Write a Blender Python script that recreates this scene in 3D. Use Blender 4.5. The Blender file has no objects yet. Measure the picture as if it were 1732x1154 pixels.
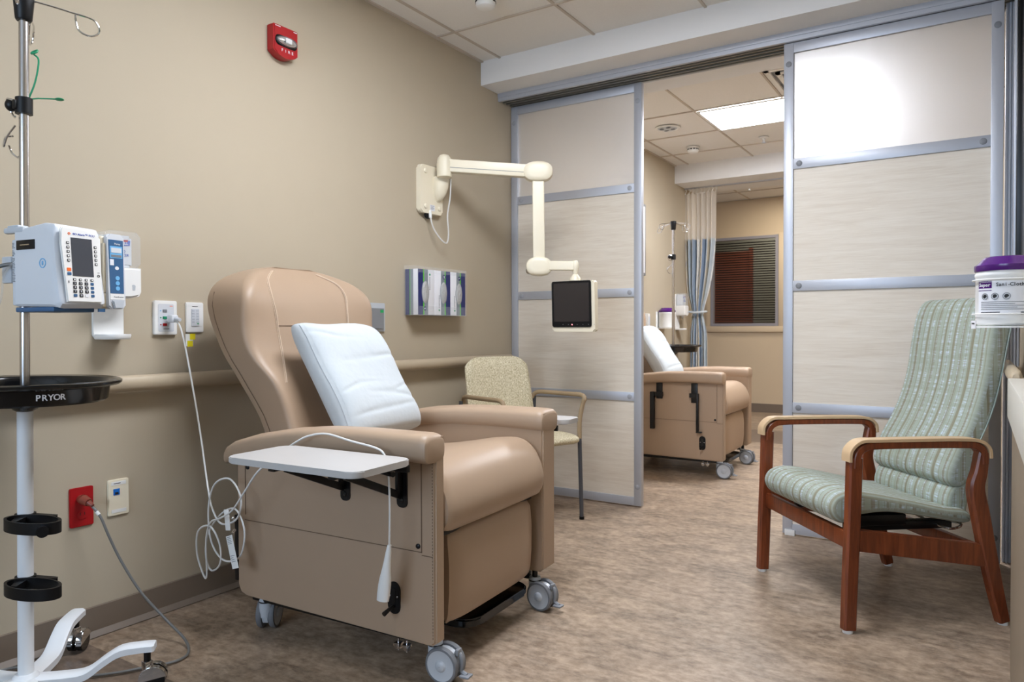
import bpy, bmesh, math, random
from mathutils import Vector, Matrix, Quaternion
random.seed(7)
PI = math.pi
SC = bpy.context.scene
COL = SC.collection
R = math.radians

# ------------------------------------------------------------------ materials
def newmat(name):
    m = bpy.data.materials.new(name); m.use_nodes = True
    nt = m.node_tree; nt.nodes.clear()
    out = nt.nodes.new('ShaderNodeOutputMaterial')
    b = nt.nodes.new('ShaderNodeBsdfPrincipled')
    nt.links.new(b.outputs[0], out.inputs[0])
    return m, nt, b, out
def lin(c):
    return tuple(((v/255)/12.92 if v/255 <= .04045 else ((v/255+.055)/1.055)**2.4) for v in c) + (1,)
def add_bump(nt, b, scale, strength, dist=.002, vec=None, detail=3):
    n = nt.nodes.new('ShaderNodeTexNoise'); n.inputs['Scale'].default_value = scale; n.inputs['Detail'].default_value = detail
    tc = nt.nodes.new('ShaderNodeTexCoord')
    nt.links.new(vec if vec else tc.outputs['Object'], n.inputs['Vector'])
    bp = nt.nodes.new('ShaderNodeBump'); bp.inputs['Strength'].default_value = strength; bp.inputs['Distance'].default_value = dist
    nt.links.new(n.outputs[0], bp.inputs['Height']); nt.links.new(bp.outputs[0], b.inputs['Normal'])
    return n
def M_(name, col, rough=.5, metal=0, bump=None, spec=.5, var=0, **kw):
    m, nt, b, out = newmat(name)
    b.inputs['Base Color'].default_value = lin(col)
    b.inputs['Roughness'].default_value = rough; b.inputs['Metallic'].default_value = metal
    b.inputs['Specular IOR Level'].default_value = spec
    for k, v in kw.items(): b.inputs[k.replace('_', ' ')].default_value = v
    if bump: add_bump(nt, b, *bump)
    tc = nt.nodes.new('ShaderNodeTexCoord')
    n = nt.nodes.new('ShaderNodeTexNoise'); n.inputs['Scale'].default_value = 9
    nt.links.new(tc.outputs['Object'], n.inputs['Vector'])
    mx = nt.nodes.new('ShaderNodeMix'); mx.data_type = 'RGBA'
    a = lin(col); v = var if var else .03
    mx.inputs[6].default_value = tuple(x*(1-v) for x in a[:3])+(1,); mx.inputs[7].default_value = tuple(min(1, x*(1+v)) for x in a[:3])+(1,)
    nt.links.new(n.outputs[0], mx.inputs[0]); nt.links.new(mx.outputs[2], b.inputs['Base Color'])
    return m
def ramp(nt, fac, stops):
    r = nt.nodes.new('ShaderNodeValToRGB'); e = r.color_ramp.elements
    while len(e) > 1: e.remove(e[0])
    e[0].position = stops[0][0]; e[0].color = lin(stops[0][1])
    for p, c in stops[1:]:
        k = e.new(p); k.color = lin(c)
    nt.links.new(fac, r.inputs[0]); return r
def mapping(nt, sock, scale, loc=(0,0,0)):
    mp = nt.nodes.new('ShaderNodeMapping'); mp.inputs['Scale'].default_value = scale; mp.inputs['Location'].default_value = loc
    nt.links.new(sock, mp.inputs['Vector']); return mp.outputs[0]
def noise(nt, vec, scale=1, detail=2, rough=.5, dist=0):
    n = nt.nodes.new('ShaderNodeTexNoise'); n.inputs['Scale'].default_value = scale; n.inputs['Detail'].default_value = detail
    n.inputs['Roughness'].default_value = rough; n.inputs['Distortion'].default_value = dist
    nt.links.new(vec, n.inputs['Vector']); return n.outputs[0]
def mixc(nt, fac, a, b, mode='MIX'):
    mx = nt.nodes.new('ShaderNodeMix'); mx.data_type = 'RGBA'; mx.blend_type = mode
    for s, i in ((fac, 0), (a, 6), (b, 7)):
        if hasattr(s, 'links'): nt.links.new(s, mx.inputs[i])
        elif isinstance(s, (int, float)): mx.inputs[i].default_value = s
        else: mx.inputs[i].default_value = lin(s)
    return mx.outputs[2]

MAT = {}
MAT['wall'] = M_('wall_paint', (181,168,146), .75, bump=(350,.12,.001), var=.015)
MAT['wall_far'] = M_('far_wall_paint', (204,184,155), .75, bump=(350,.1,.001), var=.015)
MAT['soffit'] = M_('soffit_paint', (232,231,230), .8, bump=(300,.08,.001), var=.01)
MAT['base'] = M_('cove_base_vinyl', (118,104,90), .5)
MAT['rail'] = M_('handrail_vinyl', (186,170,145), .42, bump=(500,.05,.0006))
MAT['leather'] = M_('tan_vinyl', (166,142,119), .44, bump=(420,.16,.0006), spec=.42, var=.02)
MAT['thread'] = M_('light_thread', (205,183,160), .7)
MAT['darkthread'] = M_('dark_seam_thread', (110,88,70), .8)  # brown thread for seams and stitching, darker than the vinyl
MAT['cotton'] = M_('white_cotton', (187,193,196), .9, bump=(14,.35,.01), var=.01, Subsurface_Weight=.0)
MAT['white'] = M_('white_plastic', (232,231,228), .35)
MAT['cream'] = M_('cream_plastic', (232,222,198), .38)
MAT['pumpgrey'] = M_('pale_grey_plastic', (206,209,214), .4)
MAT['grey'] = M_('mid_grey_plastic', (128,130,134), .45)
MAT['ltgrey'] = M_('light_grey_plastic', (185,190,196), .35)
MAT['tyre'] = M_('grey_rubber', (112,114,118), .6)
MAT['black'] = M_('black_plastic', (11,11,13), .42, spec=.3)
MAT['blackgl'] = M_('glossy_black', (8,8,9), .16, spec=.45, Coat_Weight=.15)
MAT['blackmet'] = M_('black_steel', (10,10,12), .35, spec=.4)
MAT['screen'] = M_('dark_screen', (46,42,42), .22)
MAT['lcd'] = M_('grey_lcd', (70,72,78), .25)
MAT['steel'] = M_('stainless_steel', (190,186,184), .22, 1)
MAT['chrome'] = M_('chrome', (215,215,215), .08, 1)
MAT['alu'] = M_('brushed_aluminium', (186,189,197), .42, .35)
MAT['aludark'] = M_('dark_track_metal', (140,138,130), .45, .5)
MAT['whitemet'] = M_('white_coated_steel', (226,228,230), .35)
MAT['red'] = M_('red_plastic', (164,18,24), .35)
MAT['redbrown'] = M_('amber_plug_plastic', (128,62,48), .3)
MAT['orange'] = M_('orange_plastic', (240,108,30), .5)
MAT['blue'] = M_('blue_print', (60,92,180), .5)
MAT['pumpblue'] = M_('blue_label', (52,92,132), .4)
MAT['skyblue'] = M_('light_blue_print', (110,175,220), .4)
MAT['navy'] = M_('navy_card', (30,38,98), .5)
MAT['card'] = M_('white_card', (226,226,230), .55)
MAT['cardgrey'] = M_('grey_card', (128,136,142), .55)
MAT['lime'] = M_('green_print', (96,190,60), .5)
MAT['green'] = M_('green_plastic', (20,140,95), .45)
MAT['greenbt'] = M_('green_socket', (30,130,90), .4)
MAT['glove'] = M_('grey_gloves', (176,176,174), .8, bump=(60,.8,.01), var=.15)
MAT['purple'] = M_('purple_lid', (74,16,108), .22, Coat_Weight=.15)
MAT['ink'] = M_('black_ink', (25,25,28), .6)
MAT['inkgrey'] = M_('grey_ink', (120,122,126), .6)
MAT['yellow'] = M_('yellow_tag', (225,210,30), .5)
MAT['traywhite'] = M_('white_laminate', (182,179,176), .4)
MAT['cable'] = M_('pale_cable', (214,212,208), .4)
MAT['greycable'] = M_('grey_cable', (110,110,108), .45)
MAT['wrap'] = M_('taupe_arm_grip', (160,138,108), .5)
MAT['slate'] = M_('graphite_steel', (84,86,92), .35, .4)
MAT['armcap'] = M_('buff_urethane', (206,176,138), .45)
MAT['counter'] = M_('counter_laminate', (214,210,200), .4, var=.03)
MAT['ponywall'] = M_('counter_support_paint', (140,125,106), .6)
MAT['brownpanel'] = M_('brown_wood', (112,58,38), .5)
MAT['greypanel'] = M_('grey_paint', (120,118,104), .7)
MAT['blind'] = M_('blind_slat', (52,44,38), .5)
MAT['winframe'] = M_('grey_window_frame', (150,146,150), .4, .2)
MAT['darkglass'] = M_('dark_glazing', (14,15,20), .12)
MAT['pipe'] = M_('sage_piping', (150,165,160), .7)
MAT['bolt'] = M_('bolt_cap_grey', (160,162,168), .4)
MAT['portblue'] = M_('bright_blue_jack', (24,104,190), .35)
MAT['led'] = M_('green_led', (30,160,90), .3)

def emis(name, col, s):
    m, nt, b, out = newmat(name)
    b.inputs['Base Color'].default_value = lin((240,240,240)); b.inputs['Emission Color'].default_value = lin(col); b.inputs['Emission Strength'].default_value = s
    return m
MAT['lamp'] = emis('lit_diffuser', (240,245,255), 31)
MAT['lampfar'] = emis('lit_diffuser_far', (242,246,255), 46)
MAT['redled'] = emis('red_indicator', (255,30,40), 2)

def glassy(name, col, transp, rough=.1, trl=0):
    m, nt, b, out = newmat(name)
    b.inputs['Base Color'].default_value = lin(col); b.inputs['Roughness'].default_value = rough
    t = nt.nodes.new('ShaderNodeBsdfTransparent'); mx = nt.nodes.new('ShaderNodeMixShader'); mx.inputs[0].default_value = transp
    src = b.outputs[0]
    if trl:
        tl = nt.nodes.new('ShaderNodeBsdfTranslucent'); tl.inputs[0].default_value = lin(col)
        m2 = nt.nodes.new('ShaderNodeMixShader'); m2.inputs[0].default_value = trl
        nt.links.new(b.outputs[0], m2.inputs[1]); nt.links.new(tl.outputs[0], m2.inputs[2]); src = m2.outputs[0]
    nt.links.new(src, mx.inputs[1]); nt.links.new(t.outputs[0], mx.inputs[2]); nt.links.new(mx.outputs[0], out.inputs[0])
    return m
MAT['acrylic'] = glassy('clear_acrylic', (235,238,240), .93, .08)
MAT['clear'] = glassy('clear_cover_plastic', (220,222,222), .82, .15)
def frost_mat():
    m, nt, b, out = newmat('frosted_glass')
    b.inputs['Base Color'].default_value = lin((238,238,238)); b.inputs['Roughness'].default_value = .52; b.inputs['Transmission Weight'].default_value = 1; b.inputs['IOR'].default_value = 1.45
    d = nt.nodes.new('ShaderNodeBsdfDiffuse'); d.inputs[0].default_value = lin((205,203,200))
    tl = nt.nodes.new('ShaderNodeBsdfTranslucent'); tl.inputs[0].default_value = lin((235,235,235))
    tr = nt.nodes.new('ShaderNodeBsdfTransparent')
    def mx(f_, a, c):
        q = nt.nodes.new('ShaderNodeMixShader'); q.inputs[0].default_value = f_; nt.links.new(a, q.inputs[1]); nt.links.new(c, q.inputs[2]); return q.outputs[0]
    sh = mx(.28, b.outputs[0], mx(.55, d.outputs[0], tl.outputs[0]))
    nt.links.new(mx(.06, sh, tr.outputs[0]), out.inputs[0])
    return m
MAT['frost'] = frost_mat()
MAT['netting'] = glassy('curtain_mesh', (246,242,236), .40, .8, .4)

def ceiling_mat():
    m, nt, b, out = newmat('ceiling_tile')
    tc = nt.nodes.new('ShaderNodeTexCoord')
    n = noise(nt, mapping(nt, tc.outputs['Object'], (1,1,1)), 220, 3)
    c = mixc(nt, n, (226,222,216), (238,234,229)); nt.links.new(c, b.inputs['Base Color'])
    b.inputs['Roughness'].default_value = .9; add_bump(nt, b, 240, .25, .001); return m
MAT['tile'] = ceiling_mat()
MAT['tbar'] = M_('ceiling_grid_bar', (196,184,170), .6)

def floor_mat():
    m, nt, b, out = newmat('floor_sheet_vinyl')
    tc = nt.nodes.new('ShaderNodeTexCoord'); o = tc.outputs['Object']
    a = noise(nt, mapping(nt, o, (1.5, 2.9, 1)), 2.7, 9, .68, .5)
    f = noise(nt, mapping(nt, o, (5, 15, 1)), 2.5, 6, .65)
    g = noise(nt, mapping(nt, o, (9, 13, 1)), 2.6, 7, .68)
    c1 = ramp(nt, a, [(.30, (78,63,50)), (.43, (116,96,78)), (.54, (150,127,105)), (.70, (182,158,134))])
    c2 = ramp(nt, f, [(.34, (112,96,80)), (.66, (196,176,154))])
    c = mixc(nt, .26, c1.outputs[0], c2.outputs[0])
    c3 = ramp(nt, g, [(.38, (96,80,66)), (.62, (210,190,168))])
    c = mixc(nt, .30, c, c3.outputs[0])
    # darker inlaid strip at the bay threshold and the darker sheet beside the seam
    sp = nt.nodes.new('ShaderNodeSeparateXYZ'); nt.links.new(o, sp.inputs[0])
    def step(sock, v, less=False):
        k = nt.nodes.new('ShaderNodeMath'); k.operation = 'LESS_THAN' if less else 'GREATER_THAN'; k.inputs[1].default_value = v
        nt.links.new(sock, k.inputs[0]); return k.outputs[0]
    mu = nt.nodes.new('ShaderNodeMath'); mu.operation = 'MULTIPLY'
    nt.links.new(step(sp.outputs[1], 6.9), mu.inputs[0]); nt.links.new(step(sp.outputs[1], 7.75, True), mu.inputs[1])
    c = mixc(nt, mu.outputs[0], c, (112,96,84))
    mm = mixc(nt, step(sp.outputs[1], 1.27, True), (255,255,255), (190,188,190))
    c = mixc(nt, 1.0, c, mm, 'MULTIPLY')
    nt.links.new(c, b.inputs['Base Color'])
    r = nt.nodes.new('ShaderNodeMapRange'); r.inputs[3].default_value = .34; r.inputs[4].default_value = .5
    nt.links.new(g, r.inputs[0]); nt.links.new(r.outputs[0], b.inputs['Roughness'])
    bp = nt.nodes.new('ShaderNodeBump'); bp.inputs['Strength'].default_value = .12; bp.inputs['Distance'].default_value = .001
    nt.links.new(f, bp.inputs['Height']); nt.links.new(bp.outputs[0], b.inputs['Normal'])
    b.inputs['Specular IOR Level'].default_value = .35
    return m
MAT['floor'] = floor_mat()

def panel_mat():
    m, nt, b, out = newmat('pale_wood_laminate')
    tc = nt.nodes.new('ShaderNodeTexCoord'); o = tc.outputs['Object']
    a = noise(nt, mapping(nt, o, (1.2, 1.2, 16)), 2.2, 6, .6, .9)
    f = noise(nt, mapping(nt, o, (4, 4, 120)), 2, 4, .6, .2)
    c1 = ramp(nt, a, [(.3, (212,198,180)), (.5, (224,213,197)), (.72, (232,223,209))])
    c2 = ramp(nt, f, [(.3, (206,193,174)), (.7, (236,227,213))])
    c = mixc(nt, .35, c1.outputs[0], c2.outputs[0]); nt.links.new(c, b.inputs['Base Color'])
    b.inputs['Roughness'].default_value = .45; return m
MAT['panel'] = panel_mat()

def wood_mat():
    m, nt, b, out = newmat('reddish_stained_wood')
    tc = nt.nodes.new('ShaderNodeTexCoord'); o = tc.outputs['Object']
    a = noise(nt, mapping(nt, o, (30, 30, 3)), 2.0, 6, .6, .6)
    c1 = ramp(nt, a, [(.25, (84,38,18)), (.5, (116,56,28)), (.75, (140,72,38))])
    nt.links.new(c1.outputs[0], b.inputs['Base Color']); b.inputs['Roughness'].default_value = .33; return m
MAT['wood'] = wood_mat()

def plaid_mat():
    m, nt, b, out = newmat('sage_plaid_fabric')
    tc = nt.nodes.new('ShaderNodeTexCoord'); uv = tc.outputs['UV']
    sp = nt.nodes.new('ShaderNodeSeparateXYZ'); nt.links.new(uv, sp.inputs[0])
    def mth(op, a, c=None, d=None):
        k = nt.nodes.new('ShaderNodeMath'); k.operation = op
        for q, v in enumerate((a, c, d)):
            if v is None: continue
            if hasattr(v, 'links'): nt.links.new(v, k.inputs[q])
            else: k.inputs[q].default_value = v
        return k.outputs[0]
    wob = noise(nt, mapping(nt, uv, (9, 5, 1)), 1, 2)
    u = mth('MULTIPLY_ADD', wob, .006, sp.outputs[0])
    jit = noise(nt, mapping(nt, uv, (13, 0, 1)), 1, 0)
    u1 = mth('MULTIPLY_ADD', jit, .03, u)
    def band(freq, off, lo, hi):
        f_ = mth('FRACT', mth('MULTIPLY_ADD', u1, freq, off))
        t_ = mth('ABSOLUTE', mth('SUBTRACT', f_, .5))
        mr = nt.nodes.new('ShaderNodeMapRange'); mr.inputs[1].default_value = hi; mr.inputs[2].default_value = lo; nt.links.new(t_, mr.inputs[0]); return mr.outputs[0]
    olive = band(44, .1, .05, .13); olive2 = band(19, .37, .07, .13); light = band(27, .6, .14, .30)
    dash = noise(nt, mapping(nt, uv, (30, 190, 1)), 1, 2, .5); dash2 = noise(nt, mapping(nt, uv, (5, 60, 1), (2, 3, 0)), 1, 3, .6)
    da = ramp(nt, dash, [(.40, (40,40,40)), (.56, (255,255,255))]); db = ramp(nt, dash2, [(.40, (90,90,90)), (.62, (255,255,255))])
    c = mixc(nt, dash2, (148,158,142), (174,183,171))
    lm = mth('MULTIPLY', mth('MULTIPLY', light, da.outputs[0]), db.outputs[0])
    c = mixc(nt, lm, c, (196,210,220))
    ol = mth('MULTIPLY', mth('MULTIPLY', olive, .5), mth('MULTIPLY_ADD', dash, -.6, 1.2))
    c = mixc(nt, ol, c, (134,124,94))
    c = mixc(nt, mth('MULTIPLY', olive2, .6), c, (128,114,84))
    nt.links.new(c, b.inputs['Base Color']); b.inputs['Roughness'].default_value = .85
    bp = nt.nodes.new('ShaderNodeBump'); bp.inputs['Strength'].default_value = .2; bp.inputs['Distance'].default_value = .001
    nt.links.new(dash, bp.inputs['Height']); nt.links.new(bp.outputs[0], b.inputs['Normal'])
    return m
MAT['plaid'] = plaid_mat()

def boucle_mat():
    m, nt, b, out = newmat('speckled_beige_fabric')
    tc = nt.nodes.new('ShaderNodeTexCoord'); o = tc.outputs['Object']
    a = noise(nt, mapping(nt, o, (1, 1, .6)), 190, 3, .6)
    c = ramp(nt, a, [(.36, (176,164,130)), (.5, (210,199,168)), (.64, (232,224,200))])
    nt.links.new(c.outputs[0], b.inputs['Base Color']); b.inputs['Roughness'].default_value = .95
    bp = nt.nodes.new('ShaderNodeBump'); bp.inputs['Strength'].default_value = .4; bp.inputs['Distance'].default_value = .002
    nt.links.new(a, bp.inputs['Height']); nt.links.new(bp.outputs[0], b.inputs['Normal'])
    return m
MAT['boucle'] = boucle_mat()

def curtain_mat():
    m, nt, b, out = newmat('striped_curtain_cloth')
    tc = nt.nodes.new('ShaderNodeTexCoord'); uv = tc.outputs['UV']
    sp = nt.nodes.new('ShaderNodeSeparateXYZ'); nt.links.new(uv, sp.inputs[0])
    w = nt.nodes.new('ShaderNodeMath'); w.operation = 'MULTIPLY'; w.inputs[1].default_value = 1.15; nt.links.new(sp.outputs[0], w.inputs[0])
    fr = nt.nodes.new('ShaderNodeMath'); fr.operation = 'FRACT'; nt.links.new(w.outputs[0], fr.inputs[0])
    r = ramp(nt, fr.outputs[0], [(0, (214,200,176)), (.1, (132,148,168)), (.22, (172,184,193)), (.38, (214,200,176)), (.5, (142,156,172)), (.62, (176,186,192)), (.74, (222,220,214)), (.95, (222,220,214))])
    r.color_ramp.interpolation = 'CONSTANT'
    d = noise(nt, mapping(nt, uv, (40, 9, 1)), 1, 2)
    dm = ramp(nt, d, [(.56, (0,0,0)), (.6, (255,255,255))])
    c = mixc(nt, mixc(nt, .5, (0,0,0), dm.outputs[0]), r.outputs[0], (140,154,176))
    nt.links.new(c, b.inputs['Base Color']); b.inputs['Roughness'].default_value = .9
    return m
MAT['curtain'] = curtain_mat()

# ------------------------------------------------------------------ geometry helpers
class MB:
    def __init__(s): s.bm = bmesh.new(); s.uv = s.bm.loops.layers.uv.new('UVMap')
    def _xf(s, vs, M):
        if M is not None: bmesh.ops.transform(s.bm, matrix=M, verts=vs)
    def box(s, x0, x1, y0, y1, z0, z1, bev=0, seg=2, M=None):
        r = bmesh.ops.create_cube(s.bm, size=1); vs = r['verts']
        bmesh.ops.scale(s.bm, vec=(abs(x1-x0), abs(y1-y0), abs(z1-z0)), verts=vs)
        bmesh.ops.translate(s.bm, vec=((x0+x1)/2, (y0+y1)/2, (z0+z1)/2), verts=vs)
        if bev:
            es = list({e for v in vs for e in v.link_edges})
            g = bmesh.ops.bevel(s.bm, geom=es, offset=min(bev, abs(x1-x0)*.49, abs(y1-y0)*.49, abs(z1-z0)*.49), segments=seg, affect='EDGES', profile=.5)
            vs = list({v for f in g['faces'] for v in f.verts} | {v for v in vs if v.is_valid})
        s._xf(vs, M); return s
    def grid(s, rows, close_u=False, cap=False, M=None, uvs=None):
        V = [[s.bm.verts.new(p) for p in r] for r in rows]
        n = len(rows[0])
        for j in range(len(rows)-1):
            for i in range(n if close_u else n-1):
                i2 = (i+1) % n
                try: f = s.bm.faces.new((V[j][i], V[j][i2], V[j+1][i2], V[j+1][i]))
                except ValueError: continue
                f.smooth = True
                cs = ((j, i), (j, i+1), (j+1, i+1), (j+1, i))
                for lp, (a, c) in zip(f.loops, cs):
                    lp[s.uv].uv = uvs(c/(n if close_u else n-1), a/(len(rows)-1)) if uvs else (c/n, a/len(rows))
        if cap:
            for r in (V[0][::-1], V[-1]):
                try:
                    f = s.bm.faces.new(r); f.smooth = True
                except ValueError: pass
        vs = [v for r in V for v in r]
        s._xf(vs, M); return s
    def tube(s, pts, r, seg=10, M=None, cap=True, smooth=0, closed=False):
        P = [Vector(p) for p in pts]
        if smooth: P = catmull(P, smooth, closed)
        rad = r if callable(r) else (lambda t: r)
        rows = []; up = None; n = len(P)
        for i, p in enumerate(P):
            t = (P[(i+1) % n]-P[i-1]) if closed else (P[min(i+1, n-1)]-P[max(i-1, 0)])
            if t.length < 1e-9: t = Vector((0,0,1))
            t.normalize()
            if up is None:
                up = t.orthogonal().normalized()
            up = (up - t*up.dot(t))
            if up.length < 1e-6: up = t.orthogonal()
            up.normalize(); sd = t.cross(up); q = rad(i/max(1, n-1))
            rows.append([p + up*math.cos(a)*q + sd*math.sin(a)*q for a in [2*PI*k/seg for k in range(seg)]])
        if closed: rows.append(rows[0])
        if closed:
            V = [[s.bm.verts.new(q) for q in rr] for rr in rows[:-1]]; V.append(V[0])
            for j in range(len(V)-1):
                for i in range(seg):
                    f = s.bm.faces.new((V[j][i], V[j][(i+1) % seg], V[j+1][(i+1) % seg], V[j+1][i])); f.smooth = True
            s._xf([v for r_ in V[:-1] for v in r_], M); return s
        return s.grid(rows, True, cap, M)
    def cyl(s, p0, p1, r, seg=24, r2=None, M=None):
        p0, p1 = Vector(p0), Vector(p1); r2 = r if r2 is None else r2
        t = (p1-p0).normalized(); u = t.orthogonal().normalized(); w = t.cross(u)
        rows = [[p + (u*math.cos(2*PI*k/seg)+w*math.sin(2*PI*k/seg))*q for k in range(seg)] for p, q in ((p0, r), (p1, r2))]
        V = [[s.bm.verts.new(q) for q in rr] for rr in rows]
        for i in range(seg):
            f = s.bm.faces.new((V[0][i], V[0][(i+1) % seg], V[1][(i+1) % seg], V[1][i])); f.smooth = True
        s.bm.faces.new(V[0][::-1]); s.bm.faces.new(V[1]); s._xf(V[0]+V[1], M); return s
    def lathe(s, prof, seg=32, M=None, cap=True):
        rows = [[(r*math.cos(2*PI*k/seg), r*math.sin(2*PI*k/seg), z) for k in range(seg)] for r, z in prof]
        return s.grid(rows, True, cap, M)
    def prism(s, outline, d0, d1, M=None, bev=0, seg=2):
        """outline in local XY, extruded along local Z from d0 to d1"""
        a = [s.bm.verts.new((x, y, d0)) for x, y in outline]; b = [s.bm.verts.new((x, y, d1)) for x, y in outline]
        n = len(a); fs = [s.bm.faces.new(a[::-1]), s.bm.faces.new(b)]
        for i in range(n): fs.append(s.bm.faces.new((a[i], a[(i+1) % n], b[(i+1) % n], b[i])))
        vs = a+b
        if bev:
            es = list(set(fs[0].edges) | set(fs[1].edges))
            g = bmesh.ops.bevel(s.bm, geom=es, offset=bev, segments=seg, affect='EDGES')
            vs = list({v for f in g['faces'] for v in f.verts} | {v for v in vs if v.is_valid})
        s._xf(vs, M); return s
    def ball(s, c, r, M=None, seg=16):
        g = bmesh.ops.create_uvsphere(s.bm, u_segments=seg, v_segments=seg//2+2, radius=1); vs = g['verts']
        rr = r if isinstance(r, (tuple, list)) else (r, r, r)
        bmesh.ops.scale(s.bm, vec=rr, verts=vs); bmesh.ops.translate(s.bm, vec=c, verts=vs)
        for f in {f for v in vs for f in v.link_faces}: f.smooth = True
        s._xf(vs, M); return s
def catmull(P, k=6, closed=False):
    P = [Vector(p) for p in P]; out = []; n = len(P)
    rng = range(n if closed else n-1)
    for i in rng:
        if closed: p0, p1, p2, p3 = P[i-1], P[i], P[(i+1) % n], P[(i+2) % n]
        else: p0, p1, p2, p3 = P[max(i-1, 0)], P[i], P[i+1], P[min(i+2, n-1)]
        for j in range(k):
            t = j/k
            out.append(.5*((2*p1)+(p2-p0)*t+(2*p0-5*p1+4*p2-p3)*t*t+(3*p1-p0-3*p2+p3)*t**3))
    if not closed: out.append(P[-1])
    return out
def rrect(w, h, r, seg=5, cx=0, cy=0):
    o = []
    for sx, sy, a0 in ((1,1,0), (-1,1,90), (-1,-1,180), (1,-1,270)):
        for k in range(seg+1):
            a = R(a0+90*k/seg); o.append((cx+sx*(w/2-r)+r*math.cos(a), cy+sy*(h/2-r)+r*math.sin(a)))
    return o
def lerp(tab, t):
    if t <= tab[0][0]: return tab[0][1]
    for (a, u), (b, v) in zip(tab, tab[1:]):
        if t <= b:
            k = (t-a)/(b-a); k = k*k*(3-2*k) if False else k
            return u+(v-u)*k
    return tab[-1][1]
def slerp_tab(tab, t):
    """smooth (catmull) interpolation of a table"""
    n = len(tab)
    if t <= tab[0][0]: return tab[0][1]
    if t >= tab[-1][0]: return tab[-1][1]
    for i in range(n-1):
        if t <= tab[i+1][0]:
            x0, y0 = tab[i]; x1, y1 = tab[i+1]
            m0 = (tab[i+1][1]-tab[i-1][1])/(tab[i+1][0]-tab[i-1][0]) if i > 0 else (y1-y0)/(x1-x0)
            m1 = (tab[i+2][1]-tab[i][1])/(tab[i+2][0]-tab[i][0]) if i+2 < n else (y1-y0)/(x1-x0)
            h = x1-x0; k = (t-x0)/h
            return (2*k**3-3*k*k+1)*y0+(k**3-2*k*k+k)*h*m0+(-2*k**3+3*k*k)*y1+(k**3-k*k)*h*m1

def obj(name, mb, mat, parent=None, label=None, flat=False):
    me = bpy.data.meshes.new(name); bm = mb.bm
    bmesh.ops.recalc_face_normals(bm, faces=bm.faces)
    bm.to_mesh(me); bm.free()
    me.materials.append(MAT[mat] if isinstance(mat, str) else mat)
    o = bpy.data.objects.new(name, me); COL.objects.link(o)
    if parent is not None: o.parent = parent
    if not flat:
        for p in me.polygons: p.use_smooth = True
        try: me.set_sharp_from_angle(angle=R(38))
        except Exception: pass
    if label: o['label'] = label
    return o
def tag(o, label, cat, group=None):
    o['label'] = label; o['category'] = cat
    if group: o['group'] = group
    return o
def thing(name, label, cat, loc=(0,0,0), rz=0, group=None):
    o = bpy.data.objects.new(name, None); COL.objects.link(o); o.empty_display_size = .05
    o.location = loc; o.rotation_euler = (0, 0, rz)
    return tag(o, label, cat, group)
def struct(name, mb, mat, parent=None, label=None):
    o = obj(name, mb, mat, parent, label)
    if parent is None: o['kind'] = 'structure'
    return o
def dup(o, parent=None, skip=()):
    c = o.copy(); COL.objects.link(c)
    if parent is not None: c.parent = parent
    for ch in list(o.children):
        if ch.name.split('.')[0] not in skip: dup(ch, c, skip)
    return c
def frame(right, up, origin):
    r = Vector(right).normalized(); u = Vector(up).normalized(); n = r.cross(u)
    M = Matrix.Identity(4)
    for i in range(3): M[i][0] = r[i]; M[i][1] = u[i]; M[i][2] = n[i]; M[i][3] = origin[i]
    return M
def text(name, items, mat, parent, font_bold=False):
    """items: list of (string, size, matrix [, squeeze]) -> one mesh part"""
    mb = MB()
    for it in items:
        s, size, M = it[:3]
        cu = bpy.data.curves.new('txt', 'FONT'); cu.body = s; cu.size = size; cu.extrude = .0004
        cu.align_x = 'CENTER'; cu.align_y = 'CENTER'; cu.resolution_u = 3
        if font_bold: cu.offset = size*.018
        ob = bpy.data.objects.new('txt', cu); COL.objects.link(ob)
        bpy.context.view_layer.update()
        me = bpy.data.meshes.new_from_object(ob.evaluated_get(bpy.context.evaluated_depsgraph_get()))
        me.transform(M); mb.bm.from_mesh(me)
        bpy.data.objects.remove(ob); bpy.data.curves.remove(cu); bpy.data.meshes.remove(me)
    return obj(name, mb, mat, parent, flat=True)

# ------------------------------------------------------------------ room shell
CZ = 2.698; XR = 2.735; YB = -1.9; YF = 9.4
b = MB(); b.box(-3, XR+.1, YB-.1, YF+2.2, -.06, 0); struct('floor', b, 'floor')
b = MB(); b.box(-3, XR+.1, YB-.1, YF+2.2, CZ+.004, CZ+.08); ceil = struct('ceiling', b, 'tile')
g = MB()
for x in (.14, .77, 1.40, 2.03, 2.66): g.box(x-.007, x+.007, YB, 3.67, CZ-.003, CZ+.006); g.box(x-.007, x+.007, 4.36, 7.06, CZ-.003, CZ+.006); g.box(x-.007, x+.007, 7.7, YF, CZ-.003, CZ+.006)
for y in [3.215-.63*k for k in range(9)]: g.box(0, XR, y-.007, y+.007, CZ-.0032, CZ+.0062)
for y in (4.73, 5.36, 5.98, 6.61, 8.2, 8.83): g.box(0 if y < 7.5 else -2.9, XR, y-.007, y+.007, CZ-.0032, CZ+.0062)
g.box(0, .02, YB, 3.67, CZ-.004, CZ+.006); g.box(0, .02, 4.36, 7.06, CZ-.004, CZ+.006)
obj('grid_bars', g, 'tbar', ceil, 'taupe ceiling grid bars')
b = MB(); b.box(-.15, 0, YB-.1, 7.72, 0, CZ); struct('wall_left', b, 'wall')
b = MB(); b.box(XR, XR+.15, YB-.1, YF, 0, CZ+.01); struct('wall_right', b, 'wall')
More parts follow.
